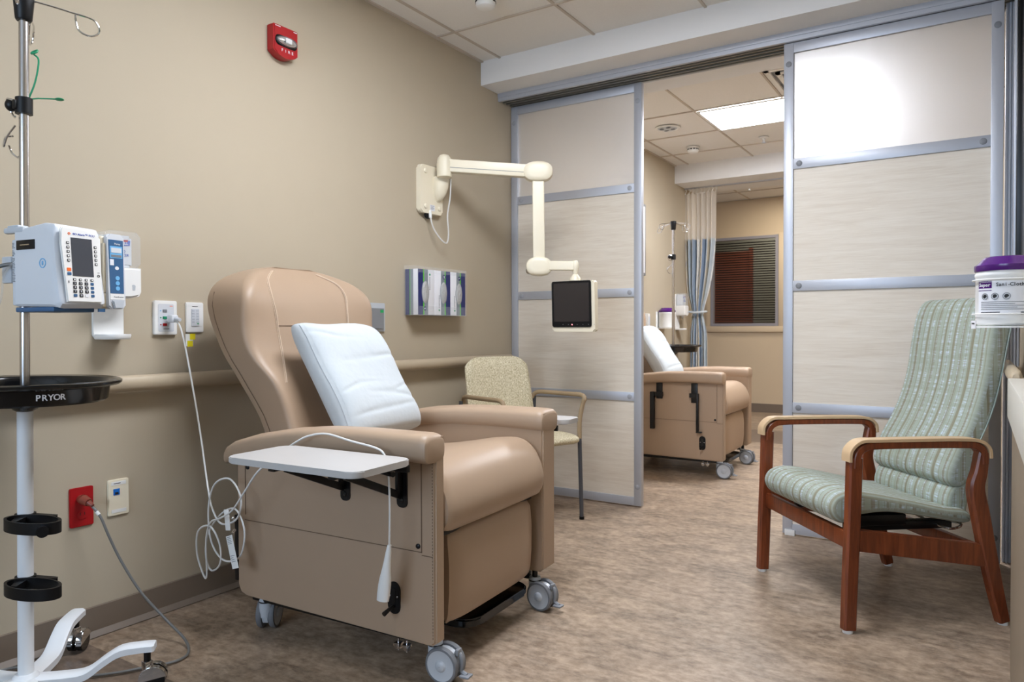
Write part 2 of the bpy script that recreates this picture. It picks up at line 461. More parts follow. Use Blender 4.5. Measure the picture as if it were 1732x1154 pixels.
# far wall with a real opening for the window
WX0, WX1, WZ0, WZ1 = -.36, .49, 1.09, 2.23
b = MB(); b.box(-3, WX0, YF, YF+.12, 0, CZ); b.box(WX1, XR+.1, YF, YF+.12, 0, CZ); b.box(WX0, WX1, YF, YF+.12, 0, WZ0); b.box(WX0, WX1, YF, YF+.12, WZ1, CZ)
struct('wall_far', b, 'wall_far')
b = MB(); b.box(-3.1, -3, 7.7, YF+.1, 0, CZ); struct('wall_corridor', b, 'wall_far')
# wall behind the viewer with a wide window opening for daylight
BX0, BX1, BZ0, BZ1 = .35, 2.35, .95, 2.3
b = MB(); b.box(-.1, BX0, YB-.12, YB, 0, CZ); b.box(BX1, XR+.1, YB-.12, YB, 0, CZ); b.box(BX0, BX1, YB-.12, YB, 0, BZ0); b.box(BX0, BX1, YB-.12, YB, BZ1, CZ)
struct('wall_back', b, 'wall')
w = thing('window_3', 'daylight window with white frame in the wall behind the viewer', 'window'); del w['category']; w['kind'] = 'structure'
b = MB()
for x in (BX0, (BX0+BX1)/2-.02, BX1-.04): b.box(x, x+.04, YB-.09, YB-.03, BZ0, BZ1)
b.box(BX0, BX1, YB-.09, YB-.03, BZ0, BZ0+.04); b.box(BX0, BX1, YB-.09, YB-.03, BZ1-.04, BZ1)
obj('window_frame', b, 'white', w)
# cove base
b = MB()
b.grid([[(0, y, 0), (.03, y, .003), (.012, y, .02), (.008, y, .10), (0, y, .102)] for y in (YB, 7.72)]); struct('baseboard_left', b, 'base')
b = MB(); b.box(-3, XR, YF-.012, YF, 0, .11); struct('baseboard_far', b, 'base')
b = MB(); b.box(XR-.012, XR, 2.72, YF, 0, .10); struct('baseboard_right', b, 'base')
# soffits
b = MB(); b.box(0, XR, 3.665, 4.36, 2.556, CZ+.01); struct('trim_1', b, 'soffit', label='pale dropped beam over the sliding doors')
b = MB(); b.box(-.15, XR, 7.055, 7.72, 2.52, CZ+.01); struct('trim_2', b, 'soffit', label='pale dropped beam across the far bay')
# sliding track under the soffit: profiled
b = MB()
b.box(0.0, XR, 3.855, 3.875, 2.508, 2.556); b.box(0, XR, 3.875, 4.07, 2.548, 2.556); b.box(0, XR, 4.055, 4.07, 2.518, 2.556)
b.box(0.0, XR, 3.85, 3.8545, 2.53, 2.556)
struct('trim_3', b, 'alu', label='grey metal sliding door track')
b = MB()
for y in (3.915, 3.955, 4.0, 4.03): b.box(0, XR, y-.006, y+.006, 2.512, 2.548)
struct('trim_4', b, 'aludark', label='dark grooves of the door track')
# jamb beside the right sliding door
b = MB()
for i in range(5): b.box(2.676+i*.012, 2.684+i*.012, 3.94-.006*(i % 2), 4.06, 0, 2.51)
b.box(2.676, XR, 3.95, 4.06, 0, 2.512)
struct('trim_5', b, 'alu', label='ribbed metal jamb beside the right sliding door')
# low support wall under the counter at the right
b = MB(); b.box(2.667, XR+.05, YB, 2.69, 0, .782); struct('wall_right_low', b, 'ponywall')
b = MB(); b.box(2.655, XR+.04, .9, 2.70, .784, .905, .004); tag(obj('counter', b, 'counter'), 'pale laminate counter top on the low wall at the right edge', 'counter')

# sliding doors -----------------------------------------------------------
def sliding_door(name, x0, x1, y0, lab):
    d = thing(name, lab, 'door', ((x0+x1)/2, y0+.018, 0)); del d['category']; d['kind'] = 'structure'
    w = x1-x0; hw = w/2
    b = MB()
    b.box(-hw, -hw+.047, -.018, .018, .008, 2.506, .002); b.box(hw-.047, hw, -.018, .018, .008, 2.506, .002)
    for z0, z1 in ((.008,.058), (.63,.682), (1.25,1.302), (1.868,1.92), (2.455,2.506)): b.box(-hw+.046, hw-.046, -.016, .016, z0, z1, .001)
    obj('frame', b, 'alu', d, 'brushed aluminium frame')
    for z0, z1 in ((.057,.631), (.681,1.251), (1.301,1.869)):
        b = MB(); b.box(-hw+.044, hw-.044, -.007, .007, z0, z1); obj('panel', b, 'panel', d, 'pale wood-grain infill panel')
    b = MB(); b.box(-hw+.044, hw-.044, -.003, .003, 1.919, 2.456); obj('glass_pane', b, 'frost', d, 'frosted glass pane')
    for z in (.656, 1.276, 1.894):
        for sx in (-1, 1):
            b = MB(); b.lathe([(.0145,0),(.0145,.002),(.011,.004)], 20, frame((1,0,0),(0,0,1),(sx*(hw-.075), -.016, z))); obj('bolt_cap', b, 'bolt' if name == 'door_1' else 'grey', d)
    for z in (2.40, .12):
        for sx in (-1, 1):
            b = MB(); b.lathe([(.0145,0),(.0145,.002),(.011,.004)], 20, frame((1,0,0),(0,0,1),(sx*(hw-.024), -.018, z))); obj('bolt_cap', b, 'bolt' if name == 'door_1' else 'grey', d)
    return d
sliding_door('door_1', .004, .912, 4.0, 'left sliding door behind the television arm, aluminium frame and pale panels')
sliding_door('door_2', 1.738, 2.668, 3.875, 'right sliding door behind the green chair, glowing frosted pane on top')
b = MB(); b.box(1.75, 1.80, 3.868, 3.875, .0, .03, .002); b.box(2.60, 2.65, 3.868, 3.875, 0, .03, .002); struct('trim_6', b, 'white', label='white floor guides of the right sliding door')

# far window with frame, glass and blind; brown door and grey wall beyond
w = thing('window_1', 'dark window with closed blind in the far wall', 'window'); del w['category']; w['kind'] = 'structure'
b = MB(); fw = .035
b.box(WX0, WX0+fw, YF-.02, YF+.05, WZ0, WZ1); b.box(WX1-fw, WX1, YF-.02, YF+.05, WZ0, WZ1); b.box(WX0+fw, WX1-fw, YF-.019, YF+.049, WZ0+.001, WZ0+fw); b.box(WX0+fw, WX1-fw, YF-.019, YF+.049, WZ1-fw, WZ1-.001)
obj('window_frame', b, 'winframe', w, 'grey metal window frame')
b = MB(); b.box(WX0-.07, WX1+.09, YF-.028, YF-.002, WZ0-.075, WZ0-.002, .003); b.box(WX0-.07, WX0-.002, YF-.015, YF-.001, WZ0-.002, WZ1+.02, .002); b.box(WX1+.002, WX1+.09, YF-.015, YF-.001, WZ0-.002, WZ1+.02, .002)
obj('casing', b, 'wall_far', w)
b = MB(); b.box(WX0+fw, WX1-fw, YF+.02, YF+.025, WZ0+fw, WZ1-fw); obj('pane', b, glassy('window_glass', (20,22,24), .93, .05), w)
b = MB(); n = 34
for i in range(n):
    z = WZ0+.05+i*(WZ1-WZ0-.09)/n
    b.box(WX0+.04, WX1-.04, -.013, .013, -.0008, .0008, M=Matrix.Translation((0, YF+.065, z)) @ Matrix.Rotation(R(-22), 4, 'X'))
obj('blind', b, 'blind', w, 'dark horizontal blind slats')
b = MB(); b.box(-3, XR, YF+1.5, YF+1.6, 0, CZ); b.box(-.95, -.90, YF+.12, YF+1.5, 0, CZ); b.box(1.3, 1.35, YF+.12, YF+1.5, 0, CZ); struct('wall_beyond', b, 'greypanel')
b = MB(); b.box(-.88, -.25, YF+1.46, YF+1.5, 0, 2.2); b.box(-.25, -.2, YF+1.44, YF+1.5, 0, 2.24); d = struct('door_3', b, 'brownpanel', label='brown wooden door seen through the blind')

# window with dark frame on right wall
w = thing('window_2', 'dark framed window at the right edge of the picture', 'window'); del w['category']; w['kind'] = 'structure'
b = MB(); y0, y1, z0, z1 = 3.0, 3.72, 1.12, 2.50
b.box(2.708, 2.737, y1-.05, y1, z0, z1, .003); b.box(2.708, 2.737, y0, y0+.05, z0, z1, .003); b.box(2.709, 2.736, y0+.048, y1-.048, z0+.001, z0+.05); b.box(2.709, 2.736, y0+.048, y1-.048, z1-.05, z1-.001)
obj('window_frame', b, 'blackmet', w); b = MB(); b.box(2.722, 2.735, y0+.04, y1-.04, z0+.04, z1-.04); obj('pane', b, 'darkglass', w)
b = MB(); b.box(2.70, 2.737, y1+.001, y1+.05, z0-.03, z1+.04, .003); b.box(2.712, 2.737, y1+.05, y1+.075, z0-.03, z1+.04, .002); obj('casing', b, 'alu', w)

# ------------------------------------------------------------------ handrails
def handrail(name, lab, x, y0, y1, z, side=1, group=None):
    t = thing(name, lab, 'handrail', (x, y0, z)); L = y1-y0; s = side
    prof = [(.040,-.026),(.052,-.030),(.066,-.020),(.072,0),(.066,.020),(.052,.027),(.040,.024),(.034,0)]
    pr = catmull([Vector((p[0]*s, 0, p[1])) for p in prof], 3, True)
    rows = []
    for yy, k in ((0,.55),(.006,.85),(.02,1),(L-.02,1),(L-.006,.85),(L,.55)):
        rows.append([(s*.053+(p.x-s*.053)*k, yy, p.z*k) for p in pr])
    b = MB(); b.grid(rows, True, True); obj('rail', b, 'rail', t)
    n = max(2, int(L/.8)+1)
    for i in range(n):
        yy = .06+i*(L-.12)/(n-1)
        b = MB(); b.box(0 if s > 0 else -.045, .045 if s > 0 else 0, yy-.03, yy+.03, -.03, .0, .004); obj('bracket', b, 'rail', t)
    return t
handrail('handrail', 'long beige handrail on left wall behind the near recliner', 0, -1.2, 3.93, .872)
handrail('handrail', 'beige handrail on left wall behind the far recliner', 0, 4.12, 7.1, .872)
handrail('handrail', 'short beige handrail end on the right wall above the counter', XR, 2.85, 3.78, .895, -1)

# ------------------------------------------------------------------ ceiling things
def ceiling_light(x0, y0, x1, y1, lab, m):
    t = thing('ceiling_light', lab, 'ceiling light', ((x0+x1)/2, (y0+y1)/2, CZ)); a = (x1-x0)/2; c = (y1-y0)/2
    b = MB(); f = .022
    b.box(-a, a, -c, -c+f, -.012, -.004); b.box(-a, a, c-f, c, -.012, -.004); b.box(-a, -a+f, -c+f, c-f, -.012, -.004); b.box(a-f, a, -c+f, c-f, -.012, -.004)
    obj('frame', b, 'white', t)
    b = MB(); b.box(-a+f, a-f, -c+f, c-f, -.010, -.006); obj('diffuser', b, m, t, 'glowing white diffuser')
    return t
ceiling_light(.782, 5.372, 2.02, 5.968, 'bright rectangular ceiling light of the far bay, beyond the doors', 'lampfar')
ceiling_light(1.10, 1.337, 1.706, 2.573, 'rectangular ceiling light of the near bay above the recliner', 'lamp')

def smoke(x, y, lab, grp=None):
    t = thing('smoke_detector', lab, 'smoke detector', (x, y, CZ-.003))
    b = MB(); b.lathe([(.058,0),(.058,-.012),(.05,-.014),(.05,-.03),(.045,-.045),(.03,-.052),(.001,-.053)], 36); obj('housing', b, 'white', t)
    b = MB()
    for k in range(12):
        a = 2*PI*k/12; b.box(.047, .0515, -.009, .009, -.027, -.018, M=Matrix.Rotation(a, 4, 'Z'))
    obj('vent_slots', b, 'ink', t); return t
smoke(.522, 2.965, 'round white smoke detector on the near ceiling, cut by the top edge')
smoke(.41, 6.40, 'round white smoke detector on the far ceiling beside the round diffuser')
def sprinkler(x, y, lab):
    t = thing('sprinkler_head', lab, 'sprinkler', (x, y, CZ-.003))
    b = MB(); b.lathe([(.042,0),(.042,-.006),(.012,-.012),(.012,-.02),(.001,-.021)], 24); obj('escutcheon', b, 'white', t)
    b = MB(); b.cyl((-.008,0,-.018), (-.004,0,-.045), .003, 8); b.cyl((.008,0,-.018), (.004,0,-.045), .003, 8); b.lathe([(.001,-.045),(.018,-.045),(.018,-.048),(.001,-.049)], 16); obj('deflector', b, 'ltgrey', t)
sprinkler(1.03, 6.40, 'small white sprinkler head behind the far ceiling light')
sprinkler(.36, 8.5, 'small sprinkler head on the corridor ceiling beyond the second beam')
t = thing('ceiling_speaker', 'flush round grille on the far ceiling left of the light', 'ceiling speaker', (.44, 5.68, CZ-.003))
b = MB(); b.lathe([(.10,0),(.10,-.006),(.085,-.009),(.08,-.004)], 36, cap=False); obj('rim', b, 'white', t)
b = MB(); b.lathe([(.08,-.003),(.04,-.008),(.001,-.008)], 24, cap=False); obj('grille', b, 'ltgrey', t)
for k in range(4):
    a = k*PI/2+.5; b = MB(); b.ball((.045*math.cos(a), .045*math.sin(a), -.010), (.02,.012,.005)); obj('lens', b, 'grey', t)
t = thing('ceiling_vent', 'square louvred air vent on the far ceiling beside the right sliding door', 'air vent', (1.715, 5.03, CZ-.002))
for k in range(4):
    s = .29-.06*k; b = MB(); z = -.003-.006*k
    for q in range(4):
        b.box(-s, s, s-.03, s, z-.012, z, M=Matrix.Rotation(q*PI/2, 4, 'Z'))
    obj('louvre', b, 'tile', t)
b = MB(); b.box(-.26, .26, -.26, .26, -.0025, -.0005); obj('backing', b, 'grey', t)

# ------------------------------------------------------------------ casters and recliner
def caster(parent, x, y, yaw, brake=True, name='caster'):
    c = bpy.data.objects.new(name, None); COL.objects.link(c); c.parent = parent
    c.location = (x, y, 0); c.rotation_euler = (0, 0, yaw); c.empty_display_size = .03
    b = MB(); b.lathe([(.001,.118),(.021,.118),(.023,.112),(.023,.075),(.019,.05),(.001,.05)], 24)
    b.prism([(.035+.048*math.cos(a), .055+.048*math.sin(a)) for a in [R(v) for v in range(-40, 221, 12)]], -.012, .012, M=frame((1,0,0),(0,0,1),(0,0,0)), bev=.003)
    obj('housing', b, 'ltgrey', c)
    b = MB(); b.lathe([(.0235,.108),(.0245,.106),(.0235,.103)], 24, cap=False); b.cyl((0,0,.112), (0,0,.20), .011, 14); obj('stem', b, 'blackmet', c)
    for s in (-1, 1):
        Mx = frame((1,0,0), (0,0,1), (.035, 0, .055)) @ Matrix.Translation((0,0,-.022*s)) if True else None
        # local z of frame points to -y
        wh = MB(); z = lambda q: q*-s
        wh.lathe([(.001,z(-.009)),(.040,z(-.009)),(.052,z(-.009)),(.055,z(-.004)),(.055,z(.004)),(.052,z(.009)),(.0455,z(.0095))], 40, Mx, cap=False)
        wo = obj('wheel', wh, 'tyre', c)
        d = MB(); d.lathe([(.0455,z(.0095)),(.044,z(.0085)),(.018,z(.0095)),(.016,z(.0125)),(.012,z(.015)),(.001,z(.016))], 40, Mx, cap=False)
        obj('wheel_disc', d, 'ltgrey', wo)
    if brake:
        b = MB(); b.tube([(.07,0,.095),(.088,0,.085),(.092,0,.06),(.09,0,.04),(.108,0,.03)], lambda t: .007, 8, smooth=4)
        b.box(.088, .122, -.016, .016, .024, .032, .004); b.box(.074, .086, -.012, .012, .085, .105, .003)
        obj('brake_pedal', b, 'grey', c)
    return c

TH = R(3); RO = (.781, 2.006, 0)
FRONT = [(.40,-.22),(.60,-.225),(.72,-.265),(.86,-.335),(.97,-.385),(1.075,-.405),(1.18,-.43),(1.25,-.47),(1.30,-.53)]
WINGF = [(.40,-.16),(.60,-.20),(.71,-.238),(.82,-.268),(.88,-.292),(.97,-.365),(1.06,-.395),(1.18,-.40),(1.25,-.445),(1.30,-.52)]
REAR = [(.40,-.33),(.70,-.405),(.85,-.488),(1.01,-.565),(1.155,-.625),(1.25,-.625),(1.30,-.59)]
HALF = [(.40,.262),(.60,.268),(.76,.275),(.88,.30),(.97,.328),(1.06,.338),(1.14,.337),(1.19,.326),(1.23,.30),(1.265,.25),(1.29,.18),(1.305,.10),(1.31,.03)]
def back_front(u, z):
    """front surface x for u in -1..1"""
    a = slerp_tab(FRONT, z); w_ = slerp_tab(WINGF, z); k = abs(u)**2.2
    return a+(w_-a)*k
def recliner(lab, extra=''):
    t = thing('recliner', lab, 'recliner', RO, TH)
    NI, NO, FI, FO = -.335, -.382, .30, .40
    # back: lofted along z, each section a closed loop
    rows = []; nz = 46
    zs = [.40+(.91)*(1-math.cos(PI*.5*k/nz))*0+(.905)*(k/nz) for k in range(nz+1)]
    zs = [.40+.905*math.sin(PI/2*k/nz)**.9 for k in range(nz+1)]
    for z in zs:
        h = slerp_tab(HALF, z); xr = slerp_tab(REAR, z); loop = []; fs_ = 1+.06*min(1, max(0, (z-.8)/.2))
        nu = 44
        for k in range(nu+1):
            u = math.sin(PI/2*(-1+2*k/nu)); x = back_front(u, z)
            rnd = max(0, abs(u)-.86)/.14; x -= .035*(1-math.sqrt(max(0, 1-rnd*rnd)))
            loop.append((x, u*h*(fs_ if u > 0 else 1), z))
        xs = back_front(1, z)-.035
        for k in range(1, 5): loop.append((xs+(xr+.02-xs)*k/5, h*fs_, z))
        for k in range(nu+1):
            u = math.sin(PI/2*(1-2*k/nu)); rnd = max(0, abs(u)-.86)/.14
            loop.append((xr+.02*(1-math.sqrt(max(0, 1-rnd*rnd)))+ (0), u*h*(fs_ if u > 0 else 1), z))
        for k in range(1, 5): loop.append((xr+.02+(xs-xr-.02)*k/5, -h, z))
        rows.append(loop)
    b = MB(); b.grid(rows, True, True); bk = obj('backrest', b, 'leather', t)
    def on(u, z, off=.0015):
        h = slerp_tab(HALF, z); return (back_front(u, z)+off, u*h, z)
    for s in (-1, 1):
        pts = [on(s*uu, z) for uu, z in ((.62,1.288),(.66,1.25),(.62,1.2),(.57,1.13),(.56,1.075),(.56,1.0),(.64,.93),(.80,.87))]
        b = MB(); b.tube(pts, .0022, 6, smooth=8)
        pts2 = [(p[0]+.0005, p[1]-.007, p[2]) for p in pts]; b.tube(pts2, .0012, 5, smooth=8)
        obj('piping', b, 'thread', bk, 'pale curved piping on the backrest')
    b = MB(); b.tube([on(-.56+1.12*k/20, 1.075, .001) for k in range(21)], .0016, 6); obj('seam', b, 'darkthread', bk)
    for s in (-1, 1):
        b = MB(); b.tube([(slerp_tab(REAR, z)+.045, s*(slerp_tab(HALF, z)+.0008), z) for z in [.5+.05*k for k in range(15)]], .0016, 6); obj('seam', b, 'darkthread', bk)
    # seat cushion
    pf = [(-.26,.455),(-.27,.55),(-.2,.595),(.0,.606),(.15,.628),(.28,.652),(.37,.655),(.425,.622),(.455,.57),(.468,.51),(.455,.462),(.41,.448),(.1,.44)]
    pr = catmull([Vector((x, 0, z)) for x, z in pf], 4, True)
    cx, cz = .1, .545
    rows = []
    for y, k in ((NI+.002,.80),(NI+.006,.9),(NI+.018,.965),(NI+.04,.99),(-.1,1),(0,1.004),(.1,1),(FI-.045,.99),(FI-.022,.965),(FI-.01,.9),(FI-.005,.8)):
        rows.append([(cx+(p.x-cx)*(k*.25+.75), y, cz+(p.z-cz)*k) for p in pr])
    b = MB(); b.grid(rows, True, True); st = obj('seat', b, 'leather', t)
    # front footrest panel, gently bowed
    rows = []
    for z, dx, thk in ((.155,-.006,.004),(.16,.0,.014),(.18,.006,.03),(.25,.012,.035),(.34,.012,.035),(.405,.006,.03),(.427,-.002,.018),(.437,-.012,.004)):
        xf = .432+dx; loop = []
        for k in range(17):
            u = -1+2*k/16; loop.append((xf-.02*abs(u)**6, -.008+u*(.268-(.010 if z > .42 else 0)), z))
        for k in range(17):
            u = 1-2*k/16; loop.append((xf-thk-.01, -.008+u*(.268-(.010 if z > .42 else 0)), z))
        rows.append(loop)
    b = MB(); b.grid(rows, True, True); obj('footrest', b, 'leather', t)
    # arms
    for s, yi, yo in ((-1, NI, NO), (1, FI, FO)):
        zb = .135 if s < 0 else .155
        a = MB(); a.prism([(-.40,zb+.035),(-.385,zb+.008),(-.36,zb),(.435,zb-.008),(.45,zb+.004),(.45,.744),(.38,.744),(.0,.72),(-.25,.68),(-.40,.60)], min(yi,yo), max(yi,yo), M=frame((1,0,0),(0,0,1),(0,0,0)) @ Matrix.Scale(-1, 4, (0,0,1)), bev=.006, seg=3)
        arm = obj('arm', a, 'leather', t)
        # pad
        ym = (min(yi,yo)+max(yi,yo))/2
        y0, y1 = (-.436, -.330) if s < 0 else (.290, .430)
        rows = []
        for x, zt, th, k in ((-.425,.632,.03,.3),(-.42,.645,.05,.7),(-.40,.662,.062,.9),(-.36,.682,.07,1),(-.25,.712,.075,1),(-.1,.738,.078,1),(.05,.752,.08,1),(.2,.757,.082,1),(.36,.757,.085,1),(.425,.757,.088,1),(.440,.754,.085,.98),(.449,.747,.076,.93),(.452,.738,.058,.82)):
            loop = []
            for q in range(24):
                an = 2*PI*q/24; c, sn = math.cos(an), math.sin(an)
                yy = (y0+y1)/2+(y1-y0)/2*k*math.copysign(abs(c)**.55, c); zz = zt-th/2+th/2*math.copysign(abs(sn)**.62, sn)
                loop.append((x, yy, zz))
            rows.append(loop)
        p = MB(); p.grid(rows, True, True); pad = obj('arm_pad', p, 'leather', arm)
        # seams on outer face
        yo_ = yo+s*.0012
        b = MB(); b.box(-.36,.40,yo_-.001,yo_+.001,.4005,.4025) ; b.box(-.357,-.355,yo_-.001,yo_+.001,.42,.62); b.box(.3990,.401,yo_-.001,yo_+.001,.40,.69); b.box(.401,.44,yo_-.001,yo_+.001,.392,.394)
        obj('panel_seam', b, 'darkthread', arm)
        if s < 0:
            b = MB(); yst = NO-.0006
            for k in range(60): z = .15+.0095*k; b.box(.4385, .440, yst-.0006, yst+.0006, z, z+.005)
            obj('stitching', b, 'darkthread', arm)
        for x, z in ((.387,.418),(-.344,.585)):
            b = MB(); b.lathe([(.008,0),(.0075,.003),(.001,.006)], 16, M=frame((s*-1,0,0),(0,0,1),(x, yo, z))); obj('bolt', b, 'black', arm)
    # far side top fold crease not needed; base frame and shadow-gap box
    b = MB(); b.box(-.37, .38, -.345, -.315, .108, .132, .002); b.box(-.37, .38, .315, .345, .108, .132, .002); b.box(-.37, -.34, -.34, .34, .11, .15, .002); b.box(.22, .25, -.34, .34, .11, .15, .002)
    b.box(-.42, -.402, -.378, -.345, .18, .41, .002); b.box(.30, .418, -.30, .27, .43, .458, .002); b.box(.30, .33, -.33, .30, .16, .44, .002); b.box(-.42, -.395, .325, .35, .17, .40, .002)  # black box between seat and footrest stands in for the gap's shadow
    obj('base_frame_shadow_gap', b, 'blackmet', t)
    b = MB()
    b.prism(rrect(.17, .42, .06, 8, .318, .09), .072, .100, bev=.006, seg=3)
    obj('footplate', b, 'blackgl', t)
    # side release lever
    lv = MB(); lv.prism(rrect(.046, .098, .0225, 8), 0, .004, M=frame((1,0,0),(0,0,1),(.297, NO, .249)), bev=.001)
    lo = obj('lever_plate', lv, 'black', t)
    b = MB(); b.box(-.006,.006,-.028,.028,.0035,.005, M=frame((1,0,0),(0,0,1),(.297, NO, .249))); b.tube([(.299,NO,.226),(.299,NO-.03,.222),(.296,NO-.05,.214)], lambda q: .0045+.003*q, 10); obj('lever', b, 'blackmet', lo)
    for sx_ in (.283, .311):
        b = MB(); b.lathe([(.0035,0),(.003,.002),(.001,.003)], 10, M=frame((1,0,0),(0,0,1),(sx_,NO-.004,.254))); obj('screw', b, 'steel', lo)
    # adjustment clips under the side
    for dx in (0, .032):
        b = MB(); b.box(.285+dx, .307+dx, -.375, -.352, .094, .106, .001); b.cyl((.296+dx,-.363,.082), (.296+dx,-.363,.118), .003, 8); b.box(.288+dx,.304+dx,-.372,-.355,.088,.094)
        obj('clip', b, 'steel', t)
    caster(t, .40, -.315, R(4)); caster(t, .40, .33, R(-6)); caster(t, -.325, -.325, R(118), False); caster(t, -.325, .325, R(100), False)
    return t
rec = recliner('tan vinyl recliner on casters in the foreground, side tray raised')

def tray(parent, s, raised=True):
    """side table; s=-1 near side"""
    yo = -.382 if s < 0 else .40
    if raised:
        xr = ((-.035, .455, -.49, -.728) if s < 0 else (-.02, .47, .462, .60))
        x0, x1, ya, yb = xr
        c = bpy.data.objects.new('side_table', None); COL.objects.link(c); c.parent = parent; c.location = (0,0,0); c.empty_display_size = .05
        b = MB(); b.prism(rrect(x1-x0, abs(yb-ya), .035, 8, (x0+x1)/2, (ya+yb)/2), .684, .702, bev=.0025); obj('tray_top', b, 'traywhite', c, 'white laminate tray top')
        for x in (.105, .33):
            b = MB()
            zb = .522 if x < .2 else .527
            b.prism(rrect(.038, .15 if x > .2 else .12, .015, 5, x, zb+(.075 if x > .2 else .06)), 0, .005, M=frame((1,0,0),(0,0,1),(0, yo, 0)) if s < 0 else frame((-1,0,0),(0,0,1),(2*x, yo, 0)))
            obj('wall_bracket', b, 'blackmet', c)
            b = MB(); b.box(x-.012, x+.012, min(yo+s*.006, yo+s*.30), max(yo+s*.006, yo+s*.30), .664, .683, .001)
            b.box(x-.005, x+.005, min(yo, yo+s*.03), max(yo, yo+s*.03), .56, .683, .001)
            L = math.hypot(.235, .10)
            Ms = Matrix.Translation((x, yo+s*.012, .565)) @ Matrix.Rotation(math.atan2(.10, s*.235), 4, 'X')
            b.box(-.005, .005, 0, L, -.011, .011, .001, M=Ms)
            obj('support_arm', b, 'blackmet', c)
            for z in (zb+.022, zb+.11 if x > .2 else zb+.09):
                b = MB(); b.lathe([(.008,0),(.006,.003),(.001,.004)], 12, M=frame((1,0,0),(0,0,1),(x, yo-.005 if s < 0 else yo+.009, z))); obj('screw', b, 'blackmet', c)
        b = MB(); yh = yo+s*.11; b.tube([(.11,yh,.655),(.2,yh-.0,.652),(.33,yh,.656),(.40,yh-.02*s*-1,.655)], lambda q: .008, 10); b.box(.05,.42, min(yh-.03*s,yh-.015*s), max(yh-.03*s,yh-.015*s), .655,.676,.001)
        obj('release_handle', b, 'blackmet', c)
    else:
        c = None
    return c
tray(rec, -1); tray(rec, 1)
# pillow on near recliner
def pillow(parent_loc, rz, lab):
    # local frame of recliner; back surface leaned
    o = thing('pillow', lab, 'pillow', parent_loc, rz, None)
    a = R(33); up = Vector((-math.sin(a), 0, math.cos(a))); nr = Vector((math.cos(a), 0, math.sin(a)))
    base = Vector((-.105, .0, .645)); L, W, T = .475, .212, .15
    rows = []; N = 90; rnd = random.Random(3)
    for j in range(N+1):
        v = j/N; loop = []
        ev = 1-abs(2*v-1)**5
        wv = W*(1-.03*abs(2*v-1)**10)*(1-.02*math.sin(PI*v))
        K = 96
        for k in range(K):
            an = 2*PI*k/K; c, s = math.cos(an), math.sin(an)
            yy = wv*math.copysign(abs(c)**.38, c)
            th = T/2*(.50+.50*ev**.6)*(1-.22*abs(c)**6)
            h = math.copysign(abs(s)**.7, s)*th
            if s > 0:
                h += .004*math.sin(9*v+5*yy)*ev
                for (v0, sl, am, wd, ya, yb) in ((.62,.28,.006,.020,-.12,.22),(.30,-.35,.007,.022,-.05,.22),(.44,.6,.006,.016,-.2,.02),(.15,.15,.005,.02,-.2,.2),(.78,-.5,.005,.018,-.21,-.02),(.24,.75,.005,.014,-.02,.2)):
                    if ya < yy < yb: h -= am*math.exp(-((v-v0-sl*yy)/wd)**2)*math.sin(PI*(yy-ya)/(yb-ya))**.7
            else: h *= .75
            sag = -.010*math.cos(PI*yy/W*.9+.4)*max(0,(v-.8)*5)-.034*(yy/W*.5+.5)*v
            dz = .012*math.sin(yy*16+1)*(1 if v > .9 else 0)*((v-.9)*10)
            p = base+up*(v*L+sag+dz)+nr*(h+T/2*.8)+Vector((0,1,0))*yy
            loop.append(p)
        rows.append(loop)
    b = MB(); b.grid(rows, True, True); c1 = obj('pillowcase', b, 'cotton', o)
    # hem strip along the near edge
    b = MB(); rr = []
    for j in range(2, N-1):
        lp = rows[j]; p = lp[41]; q = lp[38]; e = (Vector(p)-(base+up*(j/N*L)+nr*(T/2*.8))).normalized()*.002
        rr.append([Vector(p)+e, Vector(q)+e])
    b.grid(rr); obj('hem', b, 'cotton', c1)
    return o
pillow(RO, TH, 'white cotton pillow leaning on the backrest of the foreground recliner')

# far recliner: copy without raised trays, plus folded hardware
FO_ = (.64, 5.41, 0)
fr = dup(rec, None, skip=('side_table',)); fr.location = FO_; fr.rotation_euler = (0,0,R(1))
fr['label'] = 'tan vinyl recliner seen through the doorway, trays folded down'
for x, z0 in ((-.02, .52), (.24, .50)):
    c = bpy.data.objects.new('folded_bracket', None); COL.objects.link(c); c.parent = fr
    b = MB(); b.box(x-.024, x+.024, -.388, -.382, z0+.03, z0+.17, .004); obj('wall_plate', b, 'blackmet', c)
    b = MB()
    if x < .1: b.box(x-.062, x-.03, -.42, -.39, .33, .60, .004)
    else: b.box(x+.02, x+.036, -.42, -.39, .33, .60, .004); b.box(x+.02, x+.06, -.42, -.395, .322, .332, .002)
    b.box(min(x-.03, x+.02), max(x-.03, x+.03), -.41, -.39, .57, .60)
    obj('folding_arm', b, 'blackmet', c)
pillow(FO_, R(1), 'white cotton pillow on the far recliner seen through the doorway')

